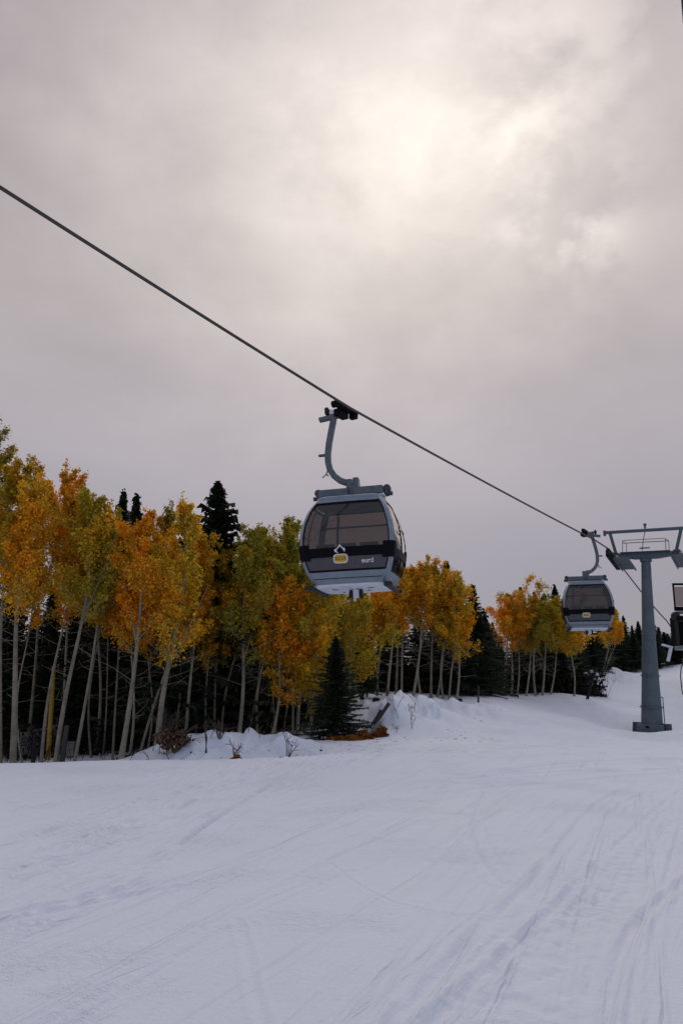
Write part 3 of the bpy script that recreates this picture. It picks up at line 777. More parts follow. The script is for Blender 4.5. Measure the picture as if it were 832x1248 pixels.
# lift station frame cut off by the right edge
SY = 50.0
p = at(835, 800, SY); gz = G(p[0], SY); sx = p[0]
station = empty('lift_station', (sx, SY, gz)); tag(station, 'dark steel lift station with a glazed upper frame, half cut off by the right edge', 'lift station')
def SL(px, py): q = at(px, py, SY); return (q[0]-sx, q[2]-gz)
x0, zt = SL(818.5, 712); x1, zb = SL(900, 742); _, zz1 = SL(818, 750); _, zz2 = SL(818, 786); _, zz3 = SL(818, 793)
mb = MB(); t_ = .10
mb.box(((x0+x1)/2, 0, zt), (x1-x0, .12, .13), bev=.02); mb.box((x0+.05, 0, (zt+zb)/2), (.09, .12, zt-zb-.13), bev=.02); mb.box(((x0+x1)/2, 0, zb), (x1-x0, .16, .26), bev=.02)
mb.box((x1-.05, 0, (zt+zb)/2), (.09, .12, zt-zb-.27)); mb.box(((x0+x1)/2, .0, (zt+zb)/2), (.07, .1, zt-zb-.27)); mb.build('upper_frame', M['matteblack'], station)
mb = MB(); mb.box(((x0+x1)/2, 0, (zt+zb)/2), (x1-x0-.25, .03, zt-zb-.32)); mb.build('pane', M['glass'], station)
mb = MB(); mb.box(((x0+x1)/2, .1, (zb+zz1)/2-.02), (x1-x0-.1, .8, .10)); mb.build('pale_ledge', M['steel'], station)
mb = MB(); mb.box(((x0+x1)/2, .3, zz1-.2), (x1-x0, 1.2, .22), bev=.03); mb.box(((x0+x1)/2+.15, .7, (zz1+zz2)/2-.15), (x1-x0-.1, 1.4, zz1-zz2-.2), bev=.05)
mb.build('machine_housing', M['matteblack'], station)
mb = MB(); mb.tube([(x0-.02, -.1, zz1+.1), (x0+.0, -.1, zz2)], .11, 8); mb.cyl((x0-.02,-.1,zz1-.05), .26, .22, (0,1,0), 14); mb.cyl((x0+.3,-.1,zz1-.22), .2, .22, (0,1,0), 14)
mb.build('rope_wheel', M['rubber'], station)
mb = MB(); mb.box(((x0+x1)/2+.05, -.1, (zz2+zz3)/2), (x1-x0, 1.6, .24), bev=.03); mb.build('deck', M['silver'], station)
xa, za = SL(804, 786); xb_, zb_ = SL(815, 788); xc_, zc_ = SL(811, 806)
mb = MB(); mb.tube([(xa, -.3, za), (xb_, -.3, zb_-.05)], .07, rect=(.06,.12)); mb.tube([(xb_, -.3, zb_), (xc_, -.3, zc_)], .07, rect=(.09,.09)); mb.build('bracket', M['pale'], station)
mb = MB(); mb.box((1.6, .7, zz2/2-.3), (.9, .9, zz2+.6), bev=.05); mb.build('pier', M['matteblack'], station)
# bent black hoop at the far right edge
p = at(834, 846, 34.0); hz = G(p[0], 34.0)
hp = MB()
def HL(px, py): q = at(px, py, 34.0); return (q[0]-p[0], 0, q[2]-hz)
hp.tube([HL(842,803), HL(834,806), HL(829.5,813), HL(828.5,824), HL(830,838), HL(831,846), HL(836,846.5), HL(846,847)], .022, 6)
hp.tube([HL(840,846), (HL(840,846)[0], 0, -.1)], .03, 6)
tag(hp.build('hoop_marker', M['black'], None, (p[0], 34.0, hz)), 'bent thin black hoop frame at the right edge beyond the tower base', 'hoop')
# slim marker stake beside the tower
def stake(name, px, pyt, pyb, Y, r, mat, label, cat, pxt=None, head=None):
    q0 = at(px, pyb, Y); q1 = at(pxt if pxt is not None else px, pyt, Y); z0 = G(q0[0], Y)
    mb = MB(); mb.tube([(0,0,-.1), ((q1[0]-q0[0])*.5, 0, (q1[2]-z0)*.5), (q1[0]-q0[0], 0, q1[2]-z0)], [r, r*.95, r*.8], 8)
    if head == 'knob': mb.cyl((q1[0]-q0[0], 0, q1[2]-z0), r*1.5, r*3, (.3,0,1), 8)
    if head == 'bend': mb.tube([(q1[0]-q0[0],0,q1[2]-z0), (q1[0]-q0[0]-.08,0,q1[2]-z0+.02)], r, 6)
    return tag(mb.build(name, mat, None, (q0[0], Y, z0), smooth=True), label, cat)
stake('marker_stake', 808, 850, 866, 42, .028, M['steel'], 'short thin grey stake just right of the tower base', 'stake', 807, 'bend')

# feather flag whose edge shows at the upper right corner
fx = at(832, 14, 4.0)
flag = empty('feather_flag', (fx[0]+.62, 4.0, G(fx[0]+.62, 4.0))); tag(flag, 'dark navy feather flag, only its curved edge showing at the top right corner', 'flag')
fz = fx[2]-flag.location.z
mb = MB(); mb.tube([(0,0,0),(0,0,3.4),(-.02,0,5.2),(-.06,0,6.1),(-.2,0,6.45),(-.42,0,6.52)], [.022,.02,.016,.014,.010,.008], 8); mb.build('pole', M['steel'], flag, smooth=True)
a14 = at(829.5, -6, 4.0)[0]-flag.location.x; b14 = at(831.8, 26, 4.0)[0]-flag.location.x; zA = at(829.5,-6,4.0)[2]-flag.location.z; zB = at(831.8,26,4.0)[2]-flag.location.z
out = [(-.02,1.5),(-.30,1.62),(-.40,3.0),(-.47,4.2),(b14,zB),(a14,zA),(a14-.03,zA+.4),(-.60,6.5),(-.42,6.52),(-.2,6.45),(-.06,6.1),(-.02,5.2),(-.0,3.4)]
mb = MB(); mb.prism([(x, 0, z) for x, z in out], (0, .006, 0)); mb.build('flag_cloth', M['navy'], flag)

# ------------------------------------------------------------------ trees
def tube_np(P, rad, n):
    P = np.asarray(P, float); m = len(P); T = np.gradient(P, axis=0); T /= np.linalg.norm(T, axis=1)[:,None]+1e-9
    ref = np.array([.13, 1., .07]) if abs(T[0][1]) < .9 else np.array([1., .1, .1])
    A = np.cross(T, ref); A /= np.linalg.norm(A, axis=1)[:,None]+1e-9; B = np.cross(T, A)
    an = 2*np.pi*np.arange(n)/n
    V = P[:,None]+(A[:,None]*np.cos(an)[None,:,None]+B[:,None]*np.sin(an)[None,:,None])*np.asarray(rad)[:,None,None]
    i = np.arange(m-1)[:,None]*n; j = np.arange(n)[None]; j2 = (j+1) % n
    return V.reshape(-1, 3), np.stack([i+j, i+j2, i+n+j2, i+n+j], -1).reshape(-1, 4)
class NM:
    def __init__(s): s.V = []; s.F = []; s.n = 0
    def add(s, V, F_): s.V.append(V); s.F.append(F_+s.n); s.n += len(V)
    def mesh(s, name): return npmesh(name, np.vstack(s.V), np.vstack(s.F))
def leaves(r, cen, size, flat=.35):
    """one small folded quad per centre"""
    n = len(cen); a = r.normal(size=(n,3)); a[:,2] *= .8; a /= np.linalg.norm(a, axis=1)[:,None]
    b_ = np.cross(a, r.normal(size=(n,3))); b_ /= np.linalg.norm(b_, axis=1)[:,None]
    s = (size*np.exp(r.normal(size=n)*.35))[:,None]
    V = np.stack([cen-a*s*.5, cen+b_*s*.42, cen+a*s*.5, cen-b_*s*.42], 1).reshape(-1, 3)
    return V, np.arange(4*n).reshape(-1, 4)
def aspen(base, top, cbf, Rc, tr, seed, colr, label, dens=1.0, fork=False, group='autumn aspens', leafy=True, bare=12):
    """base, top: world points; cbf: fraction of the height where the crown starts; Rc: crown radius"""
    r = np.random.default_rng(seed); base = np.array(base, float); top = np.array(top, float); V = top-base; Hh = np.linalg.norm(V)
    root = empty('aspen_tree', base); tag(root, label, 'tree', group)
    tr = tr*.70; cbf = max(.18, cbf-.025)
    wob = r.normal(size=3)*[.02, .02, 0]*Hh; w2 = r.normal(size=3)*[.012, .012, 0]*Hh
    def spine(t): return V*t+wob*math.sin(math.pi*t)+w2*math.sin(2.3*math.pi*t)
    ts = np.linspace(-.01, .98, 18); tk = NM()
    rad = tr*(1.06-np.clip(ts, 0, 1)**.85)+.010; rad[0] *= 1.25
    tk.add(*tube_np([spine(t) for t in ts], rad, 8))
    cen = []
    nb = int((14+Hh*1.5)*(.85+.35*r.random()))
    az = r.random()*6.28; lop = r.random()*6.28
    for k in range(nb):
        t = cbf-.05+(1.0-cbf)*((k+r.random()*.9)/nb)**.9; t = min(t, .97)
        u = (t-cbf)/(1-cbf)
        prof = (1-max(0, u-.25)*1.12)*(.35+.80*r.random())
        if u < .15: prof *= .85
        az += 2.4+r.normal()*.5; prof *= 1+.22*math.cos(az-lop); L = max(.22, Rc*prof)
        up = .55+.95*r.random()+.5*max(u, 0)
        if u > .55: L *= .85
        d = np.array([math.cos(az), math.sin(az), up]); p0 = spine(t); n = 7
        s_ = np.linspace(0, 1, n); d /= np.hypot(d[0], d[1])
        P = p0+np.outer(s_*L, [d[0], d[1], 0]); P[:,2] += L*up*(s_*.55+.45*s_**2); P += np.cumsum(r.normal(size=(n,3))*.03*L, axis=0)
        tk.add(*tube_np(P, np.linspace(max(.011, tr*.26*(1-u*.6)), .005, n), 5))
        m = int((40+105*L)*dens*2.8*(.45+1.0*r.random())*(.30+.70*min(1, max(0, u)/.30)))
        q = .15+.93*r.random(m)**.75
        idx = np.clip(q, 0, 1)*(n-1); i0 = np.clip(idx.astype(int), 0, n-2); fr = (idx-i0)[:,None]
        c = P[i0]*(1-fr)+P[i0+1]*fr; sg = (.055+.105*min(L, 1.5)*np.sin(np.pi*np.clip(q, .08, .97)))[:,None]
        cen.append(c+r.normal(size=(m,3))*sg*[1, 1, .7])
        for _ in range(4):    # side sprays
            i_ = r.integers(2, n); dd = unit(r.normal(size=3)*.8+[d[0]*.6, d[1]*.6, .75]); l2 = L*(.22+.30*r.random())
            pe = P[i_]; PP = np.array([pe, pe+dd*l2*.5, pe+dd*l2+[0,0,.05]])
            tk.add(*tube_np(PP, [.007, .005, .003], 4))
            mm = int(m*.30); tt = (r.random(mm)*1.15)[:,None]
            cen.append(pe+dd*l2*tt+r.normal(size=(mm,3))*(.045+.055*min(1.2, L)))
    mt = int(230*dens); tt = .84+.17*r.random(mt); cen.append(np.array([spine(t) for t in tt])+r.normal(size=(mt,3))*np.outer(.05+(1.0-tt)*1.0, [1,1,1]))
    for k in range(bare):      # dead twigs on the bare stem
        t = .22+(cbf-.15)*r.random(); a_ = r.random()*6.28; L = .3+r.random()*Rc*.9; p0 = spine(t)
        P = p0+np.outer([0, .5, 1], [math.cos(a_)*L, math.sin(a_)*L, L*(r.random()*.8-.1)]); P[1] += r.normal(size=3)*.06
        tk.add(*tube_np(P, [.009, .006, .003], 4))
        dd = unit(r.normal(size=3))*L*.3; tk.add(*tube_np(np.array([P[1], P[1]+dd*.5, P[1]+dd]), [.005, .004, .002], 4))
    if fork:
        sd_ = 1 if r.random() < .6 else -1; f0 = cbf*.95
        P = np.array([spine(f0), spine(f0+.05)+[.10*sd_,.02,0], spine(f0+.17)+[.38*sd_,.1,0], spine(min(.95, f0+.33))+[.75*sd_,.2,0]])
        tk.add(*tube_np(P, np.linspace(tr*.5, .012, 4), 6))
    me = tk.mesh('aspen_trunk'); link('trunk', me, M['aspen_bark'], root, smooth=True)
    cen = np.vstack(cen); keep = r.random(len(cen)) < np.clip((cen[:,2]/Hh-(cbf-.14))/.10, 0, 1); cen = cen[keep]
    cr = link('crown', npmesh('aspen_crown', *leaves(r, cen, .069)), M['leaf'], root); cr.color = tuple(colr)+(1,)
    return root
OR = (.74, .375, .030); AM = (.72, .410, .032); YE = (.68, .440, .036); YG = (.52, .375, .036); GR = (.36, .300, .038); DO = (.66, .32, .026)
# base px, base Y, top px, top py, crown bottom py, crown radius px, trunk radius m, colour, label
FR = [
 (4, 26.0, 20, 560, 720, 46, .085, YG, 'green gold aspen at the left edge with a slim pale trunk leaning right', 0),
 (19, 25.0, 50, 580, 735, 46, .14, AM, 'thick pale trunked aspen second from the left edge, amber crown', 0),
 (53, 26.5, 86, 566, 742, 40, .07, OR, 'slender aspen with a tall bright orange crown tip, third from the left edge', 0),
 (70, 25.5, 116, 603, 740, 52, .11, YG, 'leaning aspen with yellow green crown, forking high, beside the yellow pole', 1),
 (92, 26.2, 132, 640, 745, 40, .075, YG, 'straight speckled aspen directly right of the leaning forked aspen', 0),
 (139, 27.0, 150, 640, 745, 38, .05, AM, 'very thin aspen stem just left of the thick orange crowned aspen', 0),
 (149, 25.2, 178, 622, 775, 56, .12, OR, 'thick aspen with broad deep orange crown, left of the tall dark spruce', 1),
 (158, 26.4, 170, 690, 780, 34, .055, OR, 'thin aspen close against the right side of the thick orange aspen', 0),
 (169, 26.8, 215, 660, 790, 38, .06, OR, 'slim aspen leaning strongly right under the orange crowns', 0),
 (192, 24.6, 226, 605, 800, 54, .125, YE, 'thick mottled aspen rising from behind the twig pile, golden crown', 1),
 (226, 27.2, 246, 650, 790, 40, .075, AM, 'amber aspen just right of the mottled thick aspen, bare white stem', 0),
 (251, 28.0, 262, 690, 805, 34, .05, AM, 'thin aspen below the tall dark spruce, narrow amber crown', 0),
 (261, 28.2, 280, 668, 800, 38, .06, YG, 'thin yellow green aspen below the right flank of the tall spruce', 0),
 (270, 28.4, 296, 655, 800, 40, .06, GR, 'slender green topped aspen just right of the tall spruce', 0),
 (291, 27.4, 312, 640, 795, 50, .095, GR, 'forked aspen with large olive green crown left of the near cabin', 1),
 (301, 28.2, 330, 655, 790, 40, .05, YG, 'thin aspen close behind the forked olive aspen', 0),
 (314, 27.8, 336, 690, 800, 34, .065, AM, 'aspen with small amber crown between the forked aspen and the white stemmed one', 0),
 (331, 27.6, 352, 702, 850, 38, .07, OR, 'white stemmed aspen with vivid orange crown reaching low, left of the near cabin', 0),
 (336, 28.6, 358, 640, 770, 38, .05, GR, 'tall thin green topped aspen behind the vivid orange one', 0),
 (357, 27.8, 366, 735, 850, 34, .055, OR, 'short orange aspen right of the white stemmed one', 0),
 (362, 28.0, 390, 680, 815, 48, .08, YG, 'yellow green aspen under the near cabin, stem leaning right', 1),
 (380, 27.6, 392, 740, 860, 36, .09, YE, 'stout pale aspen left of the small dark spruce', 0),
]
def place_aspen(row, seed, group, bz=None, dens=1.0):
    bx, Y, tx, ty, cb, rp, tr, colr, lab, fk = row
    q = at(bx, 900, Y); base = np.array([q[0], Y, G(q[0], Y)-.05]); top = at(tx, ty, Y+.3)
    c = at(tx, cb, Y)[2]; cbf = (c-base[2])/(top[2]-base[2])
    mpp = (Y*cp+2)/F
    return aspen(base, top, cbf, rp*mpp*.88, tr, seed, colr, lab, dens, bool(fk), group)
for i, row in enumerate(FR): place_aspen(row, 100+i, 'aspens standing behind the snow crest on the left')
# second row of crowns that fills the left wood
BK = [
 (-20, 29, -4, 512, 690, 44, .11, GR, 'tall olive green aspen whose crown touches the left edge highest', 0),
 (35, 30, 36, 556, 735, 52, .08, YG, 'yellow green aspen deep behind the first trunks at far left', 0),
 (80, 31, 64, 590, 730, 50, .08, AM, 'amber aspen half hidden behind the forked leaning aspen', 0),
 (118, 30, 132, 612, 740, 46, .08, YG, 'yellow green aspen behind the gap left of the two small dark spruce tips', 0),
 (166, 31, 196, 628, 760, 50, .08, DO, 'rusty orange aspen behind the thick orange aspen', 0),
 (205, 31, 207, 612, 770, 42, .07, GR, 'olive aspen with a feathery top just left of the tall dark spruce', 0),
 (236, 32, 240, 665, 790, 42, .07, YE, 'golden aspen in front of the tall dark spruce', 0),
 (280, 31, 318, 645, 770, 46, .07, GR, 'green aspen with rounded top right of the tall dark spruce', 0),
 (330, 32, 356, 632, 760, 44, .08, GR, 'olive green aspen with an open airy top left of the cabin window', 0),
 (372, 32, 392, 690, 800, 50, .07, GR, 'dark green aspen directly behind the near cabin', 0),
 (405, 31, 418, 705, 850, 44, .07, GR, 'green aspen above the small dark spruce under the near cabin', 0),
 (425, 33, 438, 720, 840, 40, .07, YG, 'yellow green aspen below the hanging guide block of the near cabin', 0),
]
for i, row in enumerate(BK): place_aspen(row, 200+i, 'aspens filling the wood behind the front trunks')
TH = [
 (30, 28.0, 44, 650, 745, 24, .04, AM, 'very thin aspen stem between the thick second aspen and the yellow pole', 0),
 (113, 28.5, 128, 640, 750, 26, .045, YG, 'thin aspen stem in the dark gap left of the very thin pair', 0),
 (127, 29, 146, 660, 760, 24, .035, AM, 'hair thin leaning aspen stem left of the thick orange crowned aspen', 0),
 (180, 28.5, 186, 690, 790, 24, .04, OR, 'thin aspen stem between the slim leaning aspen and the mottled one', 0),
 (214, 28.6, 232, 680, 790, 26, .045, YE, 'thin aspen stem right of the mottled thick aspen foot', 0),
 (239, 29.5, 250, 700, 800, 24, .045, AM, 'thin dim aspen stem below the left flank of the tall spruce', 0),
 (283, 29.5, 300, 700, 800, 26, .045, GR, 'thin dim aspen stem left of the forked olive aspen', 0),
 (322, 29.2, 345, 700, 800, 26, .045, YE, 'thin aspen stem just left of the white stemmed one, leaning right', 0),
 (345, 29.0, 372, 720, 830, 26, .045, OR, 'thin leaning stem right of the white stemmed aspen', 0),
 (370, 29.4, 378, 735, 830, 24, .05, YG, 'thin aspen stem beside the stout pale aspen by the small spruce', 0),
]
for i, row in enumerate(TH): place_aspen(row, 250+i, 'thin aspens between the larger left trunks')
MD = [
 (447, 37.5, 456, 735, 800, 30, .06, AM, 'leftmost aspen of the middle stand, below the right end of the near cabin', 0),
 (460, 38.0, 466, 720, 795, 32, .07, OR, 'aspen with orange crown tucked under the near cabin right edge', 0),
 (472, 37.2, 486, 705, 790, 34, .085, AM, 'white leaning aspen in the middle stand right of the near cabin', 0),
 (483, 39, 492, 700, 790, 32, .085, YE, 'golden aspen just right of the white leaning aspen', 0),
 (490, 38.4, 500, 690, 785, 34, .065, OR, 'orange aspen with the highest left top of the middle stand', 0),
 (504, 37.8, 512, 688, 785, 34, .085, AM, 'pale double thick aspen in the centre of the middle stand', 0),
 (514, 38.5, 524, 692, 785, 30, .065, OR, 'slender orange aspen right of centre in the middle stand', 0),
 (526, 38.0, 530, 692, 790, 30, .075, YG, 'yellow green aspen between orange crowns in the middle stand', 0),
 (534, 38.6, 545, 700, 790, 30, .06, AM, 'aspen leaning right near the right end of the middle stand', 0),
 (541, 38.2, 552, 705, 800, 30, .06, YE, 'golden aspen second from the right end of the middle stand', 0),
 (548, 37.4, 560, 712, 815, 28, .06, YE, 'aspen with crown spilling low at the right end of the middle stand', 0),
 (557, 37.8, 562, 740, 822, 24, .07, AM, 'last thin aspen of the middle stand beside the lying dark log', 0),
 (614, 45, 619, 726, 812, 34, .09, OR, 'orange aspen at the left side of the right hand stand', 0),
 (625, 45.5, 626, 740, 812, 34, .08, OR, 'orange aspen with twin pale stems in the right hand stand', 0),
 (632, 46, 638, 745, 815, 30, .06, AM, 'amber aspen between the orange and green trees of the right hand stand', 0),
 (643, 46, 650, 735, 815, 26, .07, YG, 'thin yellow green aspen in the middle of the right hand stand', 0),
 (655, 45, 662, 730, 812, 32, .075, GR, 'olive aspen with bare leaning lower branches left of the far cabin', 1),
 (663, 45.5, 672, 732, 812, 34, .075, YG, 'tall yellow green aspen of the right hand stand left of the far cabin', 0),
 (673, 46, 684, 745, 812, 30, .06, YG, 'yellow green aspen whose crown touches the far cabin left edge', 0),
 (702, 45.5, 690, 765, 822, 26, .06, YE, 'aspen with white stem leaning left below the far cabin', 0),
 (738, 57, 748, 745, 808, 22, .08, YE, 'small golden aspen standing alone just below the far cabin right side', 0),
 (741, 57.5, 756, 765, 806, 16, .05, OR, 'little orange aspen leaning right against the dark spruces near the tower', 0),
]
for i, row in enumerate(MD): place_aspen(row[:4]+(row[4]-22,)+row[5:], 300+i, 'aspens of the middle and right hand stands', dens=.85)

# spruces: a few shared shapes, each tree its own object
def spruce_meshes(seed, Hh=10.0, Rb=1.9, nbr=260, z0=.03, droop=.35):
    r = np.random.default_rng(seed); tk = NM(); tk.add(*tube_np([(0,0,-.2),(0,0,Hh*.5),(0,0,Hh*.98)], [.15,.09,.012], 7))
    nm = NM(); az = 0
    for k in range(nbr):
        t = z0+(1-z0)*(k+r.random())/nbr; t = min(t, .985); az += 2.4+r.normal()*.4
        L = Rb*(1-t)**.88*(.45+.85*r.random())+.05; n = max(3, int(L/.16))
        s_ = np.linspace(.08, 1, n+1); rise = (.55*t-.05)+r.normal()*.16
        P = np.stack([np.cos(az)*s_*L, np.sin(az)*s_*L, Hh*t+L*(rise*s_-droop*s_**2*.9+.18*s_**4)], 1)
        if k % 2 == 0: tk.add(*tube_np(P[[0, n//2, n]], [.018, .012, .005], 4))
        side = np.array([-math.sin(az), math.cos(az), 0])
        for i in range(n):
            p0, p1 = P[i], P[i+1]; wd = .22*(1-.55*s_[i])*(.7+.6*r.random())
            for sg in (-1, 1):
                e = p0+side*sg*wd+(p1-p0)*.9+[0, 0, -.10-.18*r.random()]
                nm.add(np.array([p0, p1, e, p0+side*sg*wd*.25+[0,0,-.05]]), np.array([[0,1,2,3]]))
            e = (p0+p1)/2+[0,0,-.12-.1*r.random()]
            nm.add(np.array([p0, p1, e+(p1-p0)*.1, e-(p1-p0)*.1]), np.array([[0,1,2,3]]))
    nm.add(*leaves(r, np.array([[0,0,Hh*(.955+.05*q)] for q in r.random(24)])+r.normal(size=(24,3))*.04, .16))
    nf = 1100; tt = z0+(1-z0)*r.random(nf)**1.25; ra = Rb*(1-tt)**.9*.5*np.sqrt(r.random(nf)); aa = r.random(nf)*6.28
    nm.add(*leaves(r, np.stack([ra*np.cos(aa), ra*np.sin(aa), Hh*tt-.25*ra+r.normal(size=nf)*.05], 1), .20))
    return tk.mesh('spruce_trunk'), nm.mesh('spruce_needles')
SPM = [spruce_meshes(1), spruce_meshes(2, Rb=1.55, nbr=280), spruce_meshes(3, Rb=2.3, nbr=300, droop=.28), spruce_meshes(4, Rb=1.7, nbr=200, z0=.10)]
SPW = [1.9, 1.55, 2.3, 1.7]
for a, b_ in SPM: a.materials.append(M['spruce_bark']); b_.materials.append(M['needle'])
rs = random.Random(11)
def spruce(px, Y, py_top, rad_px, var, label, group, lean=0.0, zoff=0.0):
    q = at(px, 850, Y); gzz = G(q[0], Y); top = at(px, py_top, Y); h = top[2]-gzz
    mpp = (Y*cp+2)/F
    root = empty('spruce_tree', (q[0], Y, gzz-.05), (0, lean, rs.random()*6.28)); tag(root, label, 'tree', group)
    sxy = rad_px*mpp/SPW[var]; root.scale = (sxy, sxy, h/10)
    link('trunk', SPM[var][0], None, root); link('crown', SPM[var][1], None, root)
    return root
G_ = 'dark spruces among the aspens'
spruce(257, 29.5, 588, 125, 2, 'tallest broad dark spruce rising above the aspens left of the near cabin', G_)
spruce(136, 33, 598, 58, 0, 'dark spruce tip left one of the two showing above the orange aspens', G_)
spruce(153, 34, 604, 58, 1, 'dark spruce tip right one of the two showing above the orange aspens', G_)
spruce(409, 26.8, 775, 48, 2, 'small full dark spruce standing on the snow bank under the near cabin', G_)
spruce(548, 40, 684, 42, 1, 'dark spruce tip behind the right end of the middle aspen stand', G_)
spruce(580, 41, 712, 44, 0, 'narrow dark spruce filling the gap between the two aspen stands', G_)
spruce(594, 44, 748, 34, 1, 'shorter dark spruce against the left side of the orange right hand stand', G_)
spruce(640, 48, 716, 34, 1, 'pointed dark spruce top above the orange aspens, left one of the right hand stand', G_)
spruce(657, 49, 722, 28, 1, 'pointed dark spruce top above the middle of the right hand stand', G_)
spruce(683, 49, 713, 34, 0, 'pointed dark spruce top just left of the far cabin', G_)
spruce(7, 33, 640, 40, 2, 'dark spruce behind the aspens at the left edge', G_)
R_ = 'dark spruces along the skyline by the tower'
for px, Y, pt, rp, v, lab in ((707,56,745,22,0,'dark spruce directly below the far cabin left part'),(722,57,752,22,1,'dark spruce directly below the far cabin middle'),
    (735,60,748,20,3,'dark spruce behind the golden aspen under the far cabin'),(757,62,742,20,1,'dark spruce rising just right of the far cabin'),
    (766,63,750,18,0,'second dark spruce right of the far cabin'),(776,62,762,16,3,'shorter dark spruce close left of the tower column'),
    (784,64,757,18,1,'dark spruce directly behind the tower column'),(797,63,760,16,0,'dark spruce just right of the tower column'),
    (803,62,757,18,2,'pointed dark spruce between tower and station frame'),(815,64,770,20,3,'lower dark spruce behind the station left post'),
    (828,63,764,20,0,'dark spruce behind the station at the right edge')):
    spruce(px, Y, pt, rp, v, lab, R_)
# dark conifers in the depth of the wood: nothing tells these apart
D_ = 'spruces in the dark depth of the wood'
dlab = 'dark spruce in the shadowed depth of the wood behind the aspen trunks'
r5 = random.Random(3)
for Y, x0, x1, st, tp in ((31.5, -30, 400, 23, 760), (36, -40, 440, 25, 715), (42, -40, 600, 24, 720)):
    x = x0
    while x < x1:
        t_ = tp+r5.uniform(-14, 30)
        if Y == 31.5 and x > 215: t_ += 25
        if x > 430: t_ = max(t_, 745)
        spruce(x+r5.uniform(-6, 6), Y+r5.uniform(-1.2, 1.2), t_, r5.uniform(30, 44), r5.randrange(4), dlab if x < 430 else 'dark spruce in the shade behind the pale trunks of the middle aspen stand', D_ if x < 430 else 'spruces behind the middle aspen stand'); x += st
for x in range(600, 715, 13): spruce(x+r5.uniform(-4, 4), 51+r5.uniform(-1, 2), 765+r5.uniform(-8, 14), r5.uniform(18, 26), r5.randrange(4), 'dark spruce in the shade behind the right hand aspen stand below the far cabin', 'spruces behind the right hand stand')
for x in range(700, 850, 12): spruce(x+r5.uniform(-4, 4), 67+r5.uniform(-1, 2), 768+r5.uniform(-4, 8), r5.uniform(15, 22), r5.randrange(4), 'dark spruce in the farthest row behind the tower and the snow slope', 'farthest spruce row')

# the wood goes on beyond the left edge of the view
r8 = random.Random(8)
for i, px in enumerate((-48, -85, -120, -150, -190, -225, -262, -300, -340)):
    Y_ = 26.5+r8.uniform(0, 4); ty = 575+r8.uniform(-20, 35)
    place_aspen((px, Y_, px-8+r8.uniform(-8, 12), ty, 735, r8.uniform(38, 48), r8.uniform(.06, .10), r8.choice((AM, YG, OR, YE)), 'aspen of the left wood standing beyond the left edge of the photo', 0), 400+i, 'aspens beyond the left edge')
for px in range(-330, -40, 26): spruce(px+r8.uniform(-6, 6), 33+r8.uniform(-1, 2), 735+r8.uniform(-15, 30), r8.uniform(32, 44), r8.randrange(4), 'dark spruce of the left wood standing beyond the left edge of the photo', 'spruces beyond the left edge')
for px in range(855, 1100, 16): spruce(px+r8.uniform(-4, 4), 66+r8.uniform(-1, 2), 758+r8.uniform(-8, 12), r8.uniform(16, 24), r8.randrange(4), 'dark spruce on the slope beyond the right edge of the photo', 'spruces beyond the right edge')
# ------------------------------------------------------------------ underbrush and small things
def twigs(name, boxes, n, mat, seed, hmin=.4, hmax=1.3, rad=.012):
    r = np.random.default_rng(seed); nm = NM()
    for k in range(n):
        x0, x1, y0, y1 = boxes[r.integers(len(boxes))]
        x, y = x0+(x1-x0)*r.random(), y0+(y1-y0)*r.random(); z = G(x, y)-.05
        h = hmin+(hmax-hmin)*r.random(); a = r.random()*6.28; l = h*(.2+.6*r.random())
        P = np.array([[x,y,z],[x+math.cos(a)*l*.4,y+math.sin(a)*l*.4,z+h*.55],[x+math.cos(a)*l,y+math.sin(a)*l,z+h]])
        nm.add(*tube_np(P, [rad, rad*.8, rad*.4], 3))
        for _ in range(4):
            q = P[1]+(P[2]-P[1])*r.random(); dd = unit(r.normal(size=3)+[0,0,.4])*h*.35
            nm.add(*tube_np(np.array([q, q+dd*.5+[0,0,.02], q+dd]), [rad*.6, rad*.45, rad*.3], 3))
    return nm
nm = twigs('b', [(-15, -1.2, 28.6, 33.5), (-14, -1.5, 29, 31), (-16, -4, 27.4, 33)], 900, None, 5)
r = np.random.default_rng(9); n = 9000
xx = -16+15.5*r.random(n); yy = 28.8+5*r.random(n); zz = np.array(Gz(xx, yy))+r.random(n)**1.5*1.1
nm.add(*leaves(r, np.stack([xx, yy, zz], 1), .13))
tag(link('underbrush', nm.mesh('underbrush'), M['brush']), 'dense dark underbrush and bare twigs on the forest floor behind the aspen trunks', 'underbrush', kind='stuff')
nm = twigs('b', [(1.0, 6.0, 40.2, 43), (8.5, 15.5, 47.5, 50)], 500, None, 6)
n = 7000; k = r.random(n) < .4
xx = np.where(k, 1+5.2*r.random(n), 8.5+7*r.random(n)); yy = np.where(k, 40.2+2.5*r.random(n), 47.5+2.5*r.random(n)); zz = Gz(xx, yy)+r.random(n)**1.5*1.2
nm.add(*leaves(r, np.stack([xx, yy, zz], 1), .16))
tag(link('underbrush', nm.mesh('underbrush'), M['brush']), 'dark brown brush at the foot of the middle and right hand aspen stands', 'underbrush', kind='stuff')

